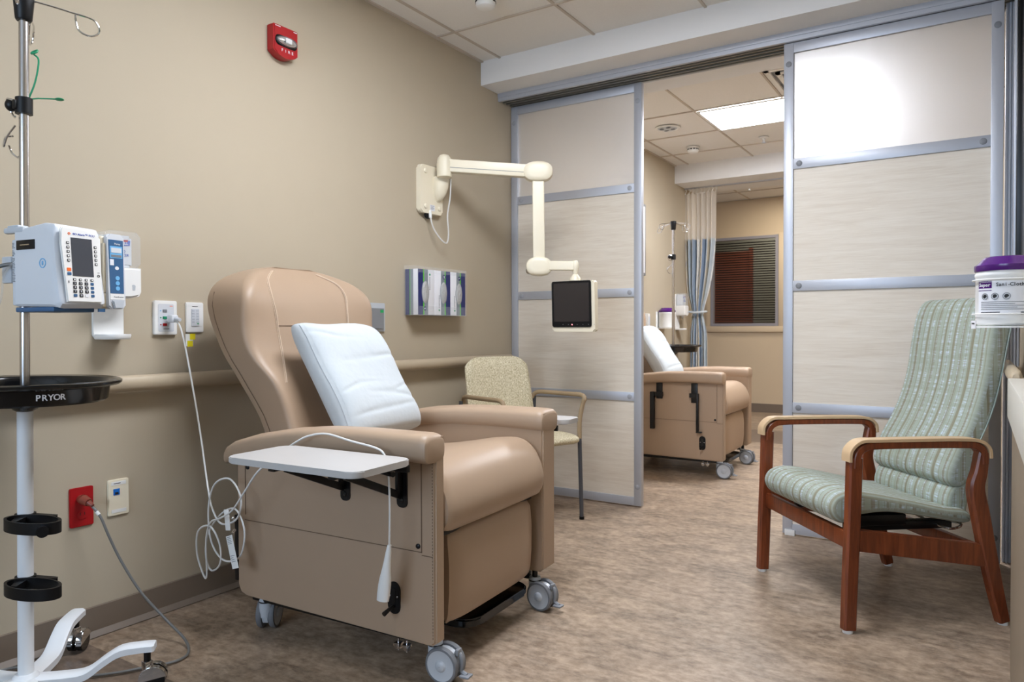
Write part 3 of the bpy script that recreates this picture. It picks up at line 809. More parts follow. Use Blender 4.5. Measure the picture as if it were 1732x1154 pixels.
# ------------------------------------------------------------------ nurse call cord
def RL(x, y, z):
    c, s = math.cos(TH), math.sin(TH); return (RO[0]+x*c-y*s, RO[1]+x*s+y*c, z)
t = thing('call_cord', 'pale call cord plugged into wall, draped over the side tray, white handset hanging', 'call cord', (.03, 1.594, 1.0))
def rel(o, p): return tuple(Vector(p)-Vector(o.location))
coilc = (.42, 1.545)
pts = [(.035,1.592,1.10),(.075,1.598,1.085),(.10,1.60,1.035),(.125,1.60,.96),(.17,1.60,.80),(.22,1.59,.66),(.304,1.56,.487),(.36,1.54,.43),(.42,1.53,.40),(.50,1.53,.43),(.515,1.535,.50),(.45,1.54,.555),(.38,1.53,.53),(.345,1.53,.44),(.36,1.53,.33),(.42,1.535,.275),(.50,1.54,.30),(.525,1.54,.39),(.47,1.545,.455),(.38,1.55,.42),(.31,1.55,.34),(.30,1.55,.26),(.345,1.54,.225),(.40,1.535,.26),(.405,1.53,.33),(.36,1.525,.385),(.30,1.52,.36),(.285,1.525,.28),(.315,1.53,.205),(.325,1.535,.21),(.33,1.53,.33),(.37,1.52,.40),(.45,1.50,.43),(.53,1.49,.47),(.60,1.485,.54),(.66,1.49,.61),(.72,1.52,.665)]
pts += [RL(-.01,-.475,.712), RL(.03,-.462,.731), RL(.10,-.459,.741), RL(.20,-.462,.727), RL(.30,-.470,.716), RL(.335,-.473,.70), RL(.35,-.474,.66), RL(.356,-.474,.56), RL(.352,-.472,.43)]
b = MB(); b.tube([rel(t, p) for p in pts], .0032, 8, smooth=6); obj('cord', b, 'cable', t)
b = MB(); q0 = Vector(rel(t, RL(.352,-.472,.44)))
axis = Vector(rel(t, RL(.318,-.462,.27)))-q0
rows = []
for k, (w_, d_) in enumerate(((.006,.006),(.009,.008),(.011,.010),(.014,.012),(.0185,.014),(.021,.015),(.022,.014),(.0215,.012))):
    p = q0+axis*(k/7); rows.append([p+Vector((math.cos(a)*w_, math.sin(a)*d_, 0)) for a in [2*PI*i/20 for i in range(20)]])
b.grid(rows, True, True); obj('handset', b, 'white', t, 'white tapering handset')
b = MB(); b.box(.0,.032,-.014,.014,.088,.116,.005, M=None); b.cyl((.03,0,.102),(.055,.004,.098), .007, 12); obj('plug', b, 'pumpgrey', t)
yt = MB(); yt.box(.085,.087,.006,.036,.0,.045); obj('cord_tag', yt, 'white', t)
yt = MB(); yt.box(.0875,.0885,.022,.044,.024,.046); yt.box(.0875,.0885,.012,.034,-.002,.020); obj('warning_label', yt, 'yellow', t, 'yellow warning label')
b = MB(); b.box(-.012,.012,-.002,.002,-.035,.035,.001, M=Matrix.Translation(rel(t,(.455,1.525,.42))) @ Matrix.Rotation(R(-8),4,'Y')); obj('clip', b, 'white', t)
b = MB(); b.ball(rel(t,(.485,1.525,.43)), .006); obj('clip_hinge', b, 'chrome', t); b = MB(); b.cyl(rel(t,(.478,1.53,.38)), rel(t,(.488,1.53,.39)), .005, 8); obj('clip_jaw', b, 'chrome', t)
Mt = Matrix.Translation(rel(t,(.487,1.52,.318))) @ Matrix.Rotation(R(-18),4,'Y')
b = MB(); b.box(-.0165,.0165,-.0006,.0006,-.055,.055, M=Mt); tg = obj('paper_tag', b, 'white', t, 'printed white tag')
b = MB(); rn = random.Random(5)
for i in range(9):
    z = .05-.0055*i if i < 5 else .0-.0065*(i-5)*1.0-.012; b.box(-.012, -.012+rn.uniform(.012,.022), -.0012,-.0007, z-.001, z+.0008, M=Mt)
obj('fine_print', b, 'inkgrey', tg)

# ------------------------------------------------------------------ wall plates on left wall
def plate(name, lab, cat, y0, y1, z0, z1, mat='white', th=.008):
    t = thing(name, lab, cat, (0, (y0+y1)/2, (z0+z1)/2)); w, h = y1-y0, z1-z0
    b = MB(); b.prism(rrect(w, h, .006, 4), -.0015, th, M=frame((0,1,0),(0,0,1),(0,0,0)), bev=.002); obj('faceplate', b, mat, t)
    return t, frame((0,1,0),(0,0,1),(th,0,0))
def pbox(F, x0, x1, y0, y1, d, mat, name, t, bev=0):
    b = MB(); b.prism([(x0,y0),(x1,y0),(x1,y1),(x0,y1)], 0, d, M=F, bev=bev); return obj(name, b, mat, t)
t, F = plate('wall_outlet', 'white nurse call station with grey, green and red buttons left of the recliner', 'wall outlet', 1.542, 1.632, 1.042, 1.170, th=.014)
b = MB(); b.prism(rrect(.062,.104,.006,4), 0, .0015, M=F, bev=.0005); obj('inset', b, 'pumpgrey', t)
for z, m in ((.026,'grey'),(0,'greenbt'),(-.026,'red')): pbox(F @ Matrix.Translation((-.006, z, .0015)), -.008,.008,-.005,.005,.003,m,'button',t,.0008)
for z, m in ((.026,'skyblue'),(0,'green'),(-.026,'red')): pbox(F @ Matrix.Translation((-.022, z, .0015)), -.002,.002,-.002,.002,.001,m,'indicator',t)
pbox(F @ Matrix.Translation((.02,.044,.0015)), -.006,.006,-.001,.001,.0005,'orange','printed_mark',t)
pbox(F @ Matrix.Translation((0,-.042,.0015)), -.012,.012,-.001,.001,.0005,'ink','printed_mark',t)
t, F = plate('light_switch', 'white wall control plate with small keypad beside the nurse call station', 'wall switch', 1.674, 1.748, 1.050, 1.167)
b = MB(); b.prism(rrect(.034,.068,.003,3), 0, .003, M=F, bev=.001); kp = obj('keypad', b, 'pumpgrey', t)
for i in range(2):
    for j in range(5): pbox(F @ Matrix.Translation((-.009+.018*i, .026-.011*j, .003)), -.005,.005,-.003,.003,.0008,'ltgrey','button',kp)
pbox(F @ Matrix.Translation((.01,-.024,.0035)), -.0025,.0025,-.002,.002,.001,'led','indicator_light',t)
pbox(F @ Matrix.Translation((0,.043,.0)), -.012,.012,-.001,.001,.0005,'ink','printed_mark',t)
t, F = plate('wall_outlet', 'red emergency power outlet low on the left wall, grey cord plugged in', 'wall outlet', 1.240, 1.318, .390, .524, 'red')
for z in (.026, -.026):
    b = MB(); b.prism(rrect(.034,.030,.012,6,0,z), 0, .003, M=F, bev=.001); s_ = obj('socket', b, 'red', t)
    for dx in (-.007,.007): pbox(F @ Matrix.Translation((dx, z+.003, .003)), -.001,.001,-.005,.005,.0005,'ink','slot',s_)
t, F = plate('data_outlet', 'cream network plate with one blue port right of the red outlet', 'wall outlet', 1.368, 1.442, .402, .530, 'cream')
pbox(F @ Matrix.Translation((-.008,.02,.0)), -.011,.011,-.011,.011,.002,'portblue','network_port',t)
pbox(F @ Matrix.Translation((-.008,.016,.002)), -.006,.006,-.005,.003,.0006,'ink','port_opening',t)
for z in (.05,-.048): pbox(F @ Matrix.Translation((.0,z,.0)), -.026,.026,-.006,.006,.0012,'white','label_window',t)
pbox(F @ Matrix.Translation((-.006,.05,.0012)), -.012,.012,-.0012,.0012,.0004,'ink','printed_mark',t)
t, F = plate('card_reader', 'grey wall panel with green light half hidden behind the recliner backrest', 'wall panel', 2.66, 2.785, 1.05, 1.195, 'ltgrey', .012)
pbox(F @ Matrix.Translation((.0,-.005,0)), -.05,.048,-.055,.05,.008,'grey','cover',t,.002)
pbox(F @ Matrix.Translation((.03,.03,.008)), -.012,.012,-.007,.007,.001,'led','indicator_light',t)
t, F = plate('wall_outlet', 'small white plate on the left wall above the far recliner', 'wall outlet', 6.28, 6.33, 1.07, 1.20, 'white', .03)
pbox(F, -.015,.015,-.04,.04,.004,'pumpgrey','socket',t)
# narrow framed notice at edge of left door on far left wall
t = thing('notice_board', 'narrow grey framed board on the left wall just past the left sliding door', 'notice board', (0, 5.95, 1.87))
b = MB(); b.box(0,.02,-.3,.3,-.325,.325,.003); b2 = obj('frame', b, 'grey', t); b = MB(); b.box(.0195,.022,-.275,.275,-.30,.30); obj('board', b, 'card', t)

# plug of the pump in red outlet
t = thing('power_cord', 'grey power cord with amber plug running from the red outlet to the floor', 'power cord', (.008, 1.275, .48))
b = MB(); b.cyl((.0,0,.005),(.018,0,.005), .014, 20, .017); b.cyl((.018,0,.005),(.045,.004,-.003), .017, 20, .013); b.cyl((.045,.004,-.003),(.062,.008,-.012), .010, 16, .006); obj('plug', b, 'redbrown', t)
pts = [(.06,1.283,.468),(.085,1.30,.43),(.10,1.32,.36),(.12,1.35,.27),(.17,1.39,.16),(.25,1.43,.07),(.34,1.44,.02),(.42,1.40,.008),(.44,1.34,.008),(.40,1.27,.008),(.36,1.20,.008),(.29,1.13,.008),(.18,1.08,.008),(.06,1.05,.008),(.03,.95,.008)]
b = MB(); b.tube([rel(t,p) for p in pts], .0045, 10, smooth=6); obj('cord', b, 'greycable', t)
b = MB(); b.cyl(rel(t,(.075,1.292,.447)), rel(t,(.082,1.297,.436)), .0062, 12); obj('cord_band', b, 'white', t)

# ------------------------------------------------------------------ fire alarm
t = thing('fire_alarm', 'red wall strobe reading FIRE, high on the left wall', 'fire alarm', (0, 2.135, 2.31))
F = frame((0,1,0),(0,0,1),(0,0,0))
ol = [(-.062,.062),(-.066,.058),(-.066,-.048)]+[(-.066+.132*k/10, -.048-.026*math.sin(PI*k/10)**.8) for k in range(1,10)]+[(.066,-.048),(.066,.058),(.062,.062)]
b = MB(); b.prism(ol, -.002, .045, M=F, bev=.005, seg=3); obj('housing', b, 'red', t)
b = MB()
b.prism(rrect(.118,.046,.021,8,0,-.004), .044, .047, M=F, bev=.001); bz = obj('strobe_bezel', b, 'blackgl', t)
b = MB(); b.ball((.052,0,-.004), (.012,.050,.018)); obj('reflector', b, 'chrome', bz)
b = MB(); b.box(.054,.066,-.016,.016,-.014,.008,.003); obj('flash_tube', b, 'white', bz)
b = MB(); b.ball((.050,0,-.004), (.022,.057,.022)); obj('lens', b, 'clear', bz, 'clear strobe lens')
text('lettering', [(ch, .017, frame((0,1,0),(0,0,1),(.0455,-.022+.0185*k,-.043))) for k, ch in enumerate('FIRE')], 'card', t, True)
b = MB(); b.box(.0445,.0458,-.058,-.030,.052,.055); b.box(.0445,.0458,.040,.058,.052,.055); obj('fine_print', b, 'card', t)

# ------------------------------------------------------------------ glove boxes in acrylic holder
t = thing('glove_dispenser', 'clear acrylic wall holder filled with three glove boxes', 'glove holder', (0, 3.16, 1.263))
b = MB(); h = .129; w2 = .214
b.box(0,.003,-w2,w2,-h,h+.012); b.box(0,.098,-w2,-w2+.003,-h,h+.006); b.box(0,.098,w2-.003,w2,-h,h+.006); b.box(0,.098,-w2,w2,-h,-h+.003)
b.box(.095,.098,-w2,w2,-h,-h+.05); b.box(.095,.098,-w2,w2,h-.03,h+.004)
obj('acrylic_case', b, 'acrylic', t)
def glove_box(yc, size, inv):
    lab = {'S': 'glove box marked S, leftmost in the acrylic holder, navy left edge', 'M': 'glove box marked M, middle of the three in the acrylic holder', 'L': 'glove box marked L, rightmost in the acrylic holder, crumpled glove in opening'}[size]
    g = thing('glove_box', lab, 'glove box', (.004, yc, 1.263-.125), 0, 'glove boxes in the acrylic wall holder')
    W = .138; H = .243; D = .088
    b = MB(); b.box(0, D, -W/2, W/2, 0, H, .0015); obj('carton', b, 'card', g)
    F = frame((0,1,0),(0,0,1),(D, 0, H/2)); s = -1 if inv else 1
    def strip(x0, x1, mat, nm, d=.0008):
        b = MB(); xa, xb = sorted((s*x0, s*x1)); b.prism([(xa,-H/2),(xb,-H/2),(xb,H/2),(xa,H/2)], 0, d, M=F); obj(nm, b, mat, g)
    strip(.069,.027,'navy','navy_stripe'); strip(.027,.018,'lime','green_stripe',.001); strip(.018,-.014,'cardgrey','grey_stripe')
    # left side print
    if size == 'S':
        for x0, x1, m_, nm in ((.002,.032,'navy','navy_stripe'),(.032,.036,'lime','green_stripe'),(.036,.056,'cardgrey','grey_stripe')):
            b = MB(); b.box(x0, x1, -W/2-.0008, -W/2, 0, H); obj(nm, b, m_, g)
    b = MB(); b.prism([(s*.008+.031*math.cos(a), .064*math.sin(a)) for a in [2*PI*k/32 for k in range(32)]], .0008, .0014, M=F); op = obj('opening', b, 'cardgrey', g)
    b = MB(); b.ball((0,0,0), (.029,.061,.009), M=F @ Matrix.Translation((s*.008,0,0))); 
    for v in b.bm.verts: v.co.x += .0015*math.sin(v.co.z*140+v.co.y*90)
    obj('gloves', b, 'glove', g, 'grey gloves in the oval opening')
    b = MB(); b.prism([(s*.012+.012*math.cos(a), s*.088+.012*math.sin(a)) for a in [2*PI*k/20 for k in range(20)]], .0008, .0014, M=F); sz = obj('size_mark', b, 'navy', g)
    text('size_letter', [(size, .018, frame((0,0,-s),(0,s,0),(D+.0015, s*.012, H/2+s*.088)))], 'card', sz, True)
    b = MB(); b.prism([(-s*.03+.006*math.cos(a), -s*.095+.006*math.sin(a)) for a in [2*PI*k/16 for k in range(16)]], 0, .0008, M=F); obj('green_dot', b, 'green', g)
    b = MB()
    for k in range(9): b.prism([(-s*.03-.003, -s*(.08-.008*k)-.0025), (-s*.03+.003, -s*(.08-.008*k)-.0025), (-s*.03+.003, -s*(.08-.008*k)+.0025), (-s*.03-.003, -s*(.08-.008*k)+.0025)], 0, .0008, M=F)
    obj('printed_marks', b, 'inkgrey', g)
glove_box(3.16-.1405, 'S', True); glove_box(3.16, 'M', False); glove_box(3.16+.1405, 'L', False)

# ------------------------------------------------------------------ television on articulated arm
t = thing('television_arm', 'cream articulated wall arm carrying a small black screen', 'television', (0, 3.15, 1.83))
def P3(x, y, z): return (x, y-3.15, z-1.83)
F = frame((0,1,0),(0,0,1),(0,0,0))
b = MB(); b.prism(rrect(.19,.262,.02,5,-.005,0), 0, .032, M=F, bev=.006, seg=3); wp = obj('wall_plate', b, 'cream', t)
for dy, dz in ((-.06,.098),(.05,.098),(-.06,-.095),(.06,-.095)):
    b = MB(); b.lathe([(.013,.03),(.013,.036),(.010,.039),(.001,.040)], 18, M=frame((0,1,0),(0,0,1),(0,dy,dz))); obj('screw_cover', b, 'cream', wp)
b = MB(); b.box(.0325,.0335,-.022,.018,-.115,-.082); lb = obj('rating_label', b, 'card', wp)
b = MB(); 
for k in range(4): b.box(.0335,.034,-.018,.012-.006*(k%2),-.089-.006*k,-.087-.006*k)
obj('fine_print', b, 'inkgrey', lb)
rows = []
for zz, r_, dx in ((.075,.040,.055),(.06,.043,.055),(.02,.042,.052),(-.02,.034,.046),(-.045,.022,.038),(-.058,.008,.034)):
    rows.append([(dx+r_*1.1*math.cos(a), .045+r_*math.sin(a), zz) for a in [2*PI*k/24 for k in range(24)]])
b = MB(); b.grid(rows, True, True); obj('pivot_base', b, 'cream', t)
pv = Vector(P3(.10, 3.17, 1.96)); eb = Vector(P3(.534, 3.45, 1.925)); lw = Vector(P3(.536, 3.455, 1.405)); mj = Vector(P3(.735, 3.505, 1.37))
rows = []
for zz, r_ in ((-.055,.036),(-.052,.041),(.02,.043),(.05,.038),(.068,.024),(.073,.008)): rows.append([(pv.x+r_*math.cos(a), pv.y+r_*math.sin(a), pv.z+zz-.01) for a in [2*PI*k/24 for k in range(24)]])
b = MB(); b.grid(rows, True, True); obj('shoulder_cap', b, 'cream', t)
def bar(p, q, h, w_, name, lab=None):
    d = q-p; L = d.length; x = d.normalized(); y = Vector((0,0,1)).cross(x)
    if y.length < .3: y = Vector((-.5,.85,0))
    y.normalize(); z = x.cross(y)
    Mx = Matrix.Identity(4)
    for i in range(3): Mx[i][0]=x[i]; Mx[i][1]=y[i]; Mx[i][2]=z[i]; Mx[i][3]=p[i]
    b = MB(); b.box(0, L, -w_/2, w_/2, -h/2, h/2, .006, 3, M=Mx); o = obj(name, b, 'cream', t, lab)
    return o, Mx, L
o1, Mx, L1 = bar(pv, eb, .07, .05, 'upper_arm')
b = MB(); b.box(.03, L1-.05, -.0262, -.0252, -.012, -.0095, M=Mx); obj('groove', b, 'inkgrey', o1)
bar(eb, lw, .066, .05, 'drop_arm'); bar(lw+Vector((0,0,.005)), mj+Vector((0,0,.032)), .05, .045, 'forearm')
fdir = Vector((-.0,-1,0))
for c_, r1, r2 in ((eb, .082, .055), (lw, .072, .052)):
    rows = []
    for dd, k in ((-.042,.55),(-.040,.8),(-.032,.96),(-.02,1),(.02,1),(.032,.96),(.04,.8),(.042,.55)):
        rr = []
        for a in [2*PI*i/36 for i in range(36)]:
            cc, ss = math.cos(a), math.sin(a); rr.append(c_+Vector((.86,.5,0))*(r1*k*math.copysign(abs(cc)**.8,cc))+Vector((0,0,1))*(r2*k*math.copysign(abs(ss)**.85,ss))+Vector((.5,-.86,0))*dd)
        rows.append(rr)
    b = MB(); b.grid(rows, True, True); obj('joint_cover', b, 'cream', t)
b = MB(); b.cyl(lw+Vector((-.055,-.01,-.02)), lw+Vector((-.035,-.03,-.02)), .022, 20); obj('pivot_bolt', b, 'steel', t)
b = MB(); b.lathe([(.013,.062),(.020,.050),(.021,.020),(.016,.004),(.013,-.012),(.030,-.034),(.032,-.048),(.001,-.050)], 24, M=Matrix.Translation(mj)); obj('swivel_mount', b, 'cream', t)
Ms = Matrix.Translation(mj+Vector((-.005,-.022,-.185))) @ Matrix.Rotation(R(-3),4,'Z') @ Matrix.Rotation(R(2),4,'X')
F2 = Ms @ frame((1,0,0),(0,0,1),(0,0,0))
b = MB(); b.prism(rrect(.268,.275,.014,5,.002,-.003), -.035, .0, M=F2, bev=.006, seg=3); sc = obj('screen_housing', b, 'cream', t)
b = MB(); b.prism(rrect(.246,.250,.010,5,-.006,.010), 0, .006, M=F2, bev=.002); bz = obj('bezel', b, 'black', sc)
b = MB(); b.prism([(-.116,-.085),(.106,-.085),(.106,.123),(-.116,.123)], .006, .0068, M=F2); obj('display', b, 'screen', bz, 'dark blank display')
b = MB(); b.ball((0,0,0), (.0035,.0035,.001), M=F2 @ Matrix.Translation((-.002,-.101,.0065))); obj('power_light', b, 'redled', bz)
b = MB()
for k in range(6): b.ball((0,0,0), (.002,.002,.0006), M=F2 @ Matrix.Translation((-.06+.035*k+(.02 if k>1 else 0),-.101,.0062)), seg=8)
obj('touch_keys', b, 'grey', bz)
b = MB(); b.tube([P3(.035,3.13,1.69), P3(.04,3.13,1.655), P3(.045,3.15,1.61), P3(.06,3.19,1.56), P3(.065,3.235,1.545), P3(.07,3.245,1.60), P3(.075,3.23,1.70), P3(.09,3.235,1.80), P3(.095,3.235,1.90)], .004, 8, smooth=6); obj('coax_cable', b, 'cable', t, 'thin pink-white cable looping below the plate')
b = MB(); b.cyl(P3(.03,3.13,1.715), P3(.034,3.13,1.675), .009, 12); obj('cable_plug', b, 'white', t)
b = MB(); b.ball(P3(.016,3.128,1.692), (.012,.028,.022)); obj('cable_gland', b, 'black', t)

# ------------------------------------------------------------------ hand sanitizer dispensers
def dispenser(y, z, lab, purple=True):
    t = thing('sanitizer_dispenser', lab, 'soap dispenser', (0, y, z))
    F = frame((0,1,0),(0,0,1),(0,0,0))
    b = MB(); b.prism(rrect(.105,.36,.012,5,-.008,.185), -.002, .012, M=F, bev=.003); obj('back_plate', b, 'white', t)
    # drip tray
    b = MB(); rows = []
    for zz, k in ((0,.9),(.004,.97),(.014,1.0),(.018,.985),(.010,.93)):
        rows.append([(.005, -.058*k, zz)]+[(.05+.055*k*math.cos(a), .05*k*math.sin(a)-.008, zz) for a in [R(v) for v in range(-90,91,12)]]+[(.005, .042*k, zz)])
    b.grid(rows, True, True); obj('drip_tray', b, 'white', t)
    # clear upper reservoir cover
    b = MB(); b.prism(rrect(.118,.125,.014,5,0,.310), .012, .098, M=F, bev=.008, seg=3); obj('clear_cover', b, 'clear', t, 'clear plastic reservoir cover')
    b = MB(); b.prism(rrect(.086,.110,.008,5,-.006,.305), .018, .080, M=F, bev=.01, seg=3); bag = obj('refill_bag', b, 'pumpgrey', t)
    b = MB(); b.prism([(-.028,.338),(.032,.344),(.030,.326),(-.030,.320)], .0805, .082, M=F); obj('label_band', b, 'blue', bag); b = MB(); b.prism([(-.010,.343),(.024,.346),(.022,.338),(-.008,.337)], .0815, .083, M=F); obj('label_wave', b, 'red', bag)
    text('label_text', [('PURELL', .014, frame((0,1,.06),(0,0,1),(.083,.001,.332)))], 'card', bag, True)
    text('label_print', [('HAND', .013, frame((0,1,0),(0,0,1),(.082,-.004,.305))), ('SANITIZER', .013, frame((0,1,0),(0,0,1),(.082,-.004,.292)))], 'blue', bag)
    # white push cover
    b = MB(); b.prism([(-.060,.248),(.060,.248),(.060,.165),(.052,.150),(.02,.142),(-.02,.142),(-.052,.150),(-.060,.165)], .012, .105, M=F, bev=.007, seg=3); pc = obj('push_cover', b, 'white', t)
    b = MB(); b.cyl((.06,0,.150),(.06,0,.118), .010, 14, .006); obj('nozzle', b, 'pumpgrey', t)
    b = MB(); b.prism([(-.006,.018),(.0,.02),(.006,.016),(.004,.0),(-.004,.0)], .1055, .1062, M=F @ Matrix.Translation((.03,.17,0))); obj('hand_symbol', b, 'ltgrey', pc)
    return t
dispenser(1.383, 1.028, 'white and clear sanitizer dispenser on left wall behind the infusion pump')
dispenser(7.12, 1.045, 'white and clear sanitizer dispenser on far left wall beside the curtain')

# ------------------------------------------------------------------ IV poles
def iv_pole(loc, lab, yaw=0, legs=None, hookyaw=0):
    t = thing('iv_pole', lab, 'IV pole', loc, yaw)
    b = MB(); b.cyl((0,0,.03),(0,0,.855), .0198, 32); obj('lower_column', b, 'whitemet', t, 'white lower column')
    b = MB(); b.cyl((0,0,.85),(0,0,1.965), .0125, 28); obj('upper_pole', b, 'steel', t, 'stainless upper pole')
    b = MB(); b.lathe([(.030,.03),(.034,.035),(.034,.075),(.026,.085)], 28); obj('hub', b, 'whitemet', t)
    for ang, L in legs or ((131.3,.32),(47.6,.315),(-22,.32),(-92,.32),(201,.32)):
        a = R(ang); d = Vector((math.cos(a), math.sin(a), 0)); s = Vector((-d.y, d.x, 0))
        prof = catmull([Vector((r_, 0, z)) for r_, z in ((.015,.062),(.10,.060),(.155,.066),(.205,.100),(.245,.122),(L-.02,.127),(L+.022,.127))], 5)
        rows = []
        for i, p in enumerate(prof):
            k = i/(len(prof)-1); w_ = .027-.004*k; th = .013-.003*k; c = d*p.x+Vector((0,0,p.z))
            if k > .97: w_ *= .8
            rows.append([c-s*w_+Vector((0,0,-th)), c-s*w_+Vector((0,0,th*.6)), c-s*w_*.7+Vector((0,0,th)), c+s*w_*.7+Vector((0,0,th)), c+s*w_+Vector((0,0,th*.6)), c+s*w_+Vector((0,0,-th))])
        b = MB(); b.grid(rows, True, True); lg = obj('base_leg', b, 'whitemet', t)
        e = d*L; q = d*.02*0+s*.0
        b = MB(); b.cyl(e+Vector((0,0,.085)), e+Vector((0,0,.118)), .010, 14); 
        cc = e+d*.018+Vector((0,0,.034))
        for sg in (-1, 1): b.cyl(cc+s*.006*sg, cc+s*.022*sg, .034, 28)
        cs = obj('caster', b, 'blackgl', lg)
        b = MB()
        for sg in (-1, 1):
            b.prism([(.0385*math.cos(R(v)), .0385*math.sin(R(v))) for v in range(10,200,10)], .005, .024, M=frame(d, (0,0,1), cc) @ Matrix.Scale(sg,4,(0,0,1)), bev=.002)
        b.box(-.012,.012,-.012,.012,.06,.085,.003, M=Matrix.Translation(e))
        obj('caster_hood', b, 'chrome', cs)
    # basket tray
    b = MB()
    b.lathe([(.03,.857),(.20,.857),(.206,.862),(.212,.900),(.236,.903),(.243,.909),(.243,.915),(.236,.919),(.214,.916),(.207,.908),(.201,.868),(.03,.864)], 64)
    for k in range(5): b.box(.02,.205,-.004,.004,.862,.875, M=Matrix.Rotation(2*PI*k/5+.35,4,'Z'))
    b.lathe([(.018,.828),(.030,.835),(.042,.852),(.06,.858)], 28)
    b.lathe([(.0135,.86),(.03,.862),(.03,.885),(.0135,.892)], 24)
    tr = obj('accessory_tray', b, 'blackgl', t, 'round glossy black accessory tray')
    # top hub and hooks
    b = MB(); b.lathe([(.018,1.925),(.021,1.93),(.026,1.985),(.026,2.0),(.001,2.004)], 20); obj('hook_hub', b, 'black', t)
    for k in range(4):
        ca = R(57)+hookyaw+k*PI/2; Mh = Matrix.Rotation(ca,4,'Z')
        b = MB(); b.tube([(.02,0,1.985),(.07,0,1.978),(.12,0,1.969),(.148,.0,1.965),(.172,.004,1.958),(.184,.008,1.938),(.178,.012,1.922),(.158,.012,1.915),(.133,.010,1.925),(.126,.008,1.945),(.124,.006,1.972)], .0028, 8, M=Mh, smooth=5); obj('hook', b, 'chrome', t)
    b = MB(); b.cyl((0,0,1.665),(0,0,1.710), .0215, 20); b.ball((-.028,-.02,1.69), (.016,.016,.018)); b.box(-.006,.006,-.028,-.018,1.675,1.70,.002); cl = obj('height_clamp', b, 'black', t)
    b = MB(); b.tube([(-.01,-.022,1.70),(-.03,-.03,1.705),(-.045,-.02,1.69),(-.04,-.01,1.665),(-.02,-.015,1.655),(-.006,-.02,1.655)], .0028, 8, smooth=5)
    b.tube([(-.005,-.02,1.63),(-.03,-.03,1.60),(-.05,-.03,1.575),(-.045,-.028,1.60),(-.02,-.02,1.602)], .0028, 8, smooth=5)
    b.tube([(-.045,-.02,1.58),(-.048,-.01,1.56),(-.03,-.0,1.545),(-.008,-.01,1.545)], .0028, 8, smooth=5)
    obj('clamp_ring', b, 'chrome', cl)
    for z in (.510, .332):
        n_ = MB(); o_ = []
        def oval(k): return [(.092+.84*.08*k*math.cos(a)+.92*.060*k*math.sin(a), -.022+.54*.08*k*math.cos(a)-.39*.060*k*math.sin(a)) for a in [2*PI*i/48 for i in range(48)]]
        oo = oval(1); oi = oval(.9)
        rows = [[(x,y,z) for x,y in oo],[(x,y,z+.032) for x,y in oo],[(x,y,z+.032) for x,y in oi],[(x,y,z) for x,y in oi],[(x,y,z) for x,y in oo]]
        n_.grid(rows, True); n_.cyl((0,0,z+.004),(0,0,z+.03), .0265, 24)
        n_.prism([(.0,-.024),(.048,-.058),(.062,-.050),(.02,.0),(.085,.045),(.072,.052),(.0,.024)], z+.004, z+.026)
        if z > .4: n_.cyl((.165,-.030,z+.012),(.178,-.036,z+.012), .015, 20)
        obj('bottle_ring', n_, 'black', t)
    return t, tr
ivp, tr = iv_pole((.304,.972,.002), 'tall steel and white IV pole with black tray at the left edge')
ivp.rotation_euler = (R(-.32), R(.5), 0)
# lettering on tray rim facing the viewer
ang = R(-8)
items = []
rr = .2135
for k, ch in enumerate('PRYOR'):
    a = ang+(k-2)*.0145/rr*1.0
    items.append((ch, .022, frame((-math.sin(a), math.cos(a), 0), (0,0,1), (rr*math.cos(a), rr*math.sin(a), .882))))
text('lettering', items, 'card', tr, True)
# far pole: copy
fp = dup(ivp, None, skip=('base_leg','bottle_ring','lettering')); fp.location = (.33, 6.12, 0); fp.rotation_euler = (0,0,R(10)); fp['label'] = 'IV pole behind the far recliner beside the curtain'
for c in list(fp.children):
    for g in list(c.children):
        if g.name.startswith('lettering'): bpy.data.objects.remove(g)
for c in ivp.children:
    if c.name.startswith('base_leg'): dup(c, fp)

# green strap on the hook
t = thing('tie_strap', 'thin green plastic strap hanging from the IV pole hook', 'strap', (.304-.126-.005,.972+.082-.019,1.9))
b = MB(); q = lambda x,y,z: (x, y, z-1.9)
b.tube([q(.018,.03,1.895),(.03,.035,-.002),(.036,.03,-.010),(.028,.02,-.016),(.02,.026,-.008),(.018,.03,-.005)], .003, 6, smooth=4)
b.tube([(.022,.03,-.015),(.038,.034,-.03),(.036,.033,-.06),(.028,.028,-.10),(.012,.022,-.135),(-.004,.02,-.15),(-.022,.014,-.145),(-.020,.012,-.10)], .0026, 6, smooth=4)
b.tube([(-.004,.02,-.146),(.03,.035,-.145),(.065,.055,-.147),(.085,.065,-.149)], .0022, 6); b.ball((.09,.067,-.15), (.014,.012,.004))
obj('strap', b, 'green', t)

# ------------------------------------------------------------------ infusion pump
PA = R(8)
t = thing('infusion_pump', 'pale grey infusion pump with keypad and dark screen clamped to the IV pole', 'infusion pump', (.548, .953, 1.117), PA); t.scale = (.95,.98,.93)
# local: +x front normal, +y right side; front face width .118? control unit then narrow module to the right
W, H, D = .125, .245, .185
rows = []
b = MB()
ol = [(-.01,.004),(.0,-.006),(.10,-.010),(W-.008,-.006),(W,.002)]
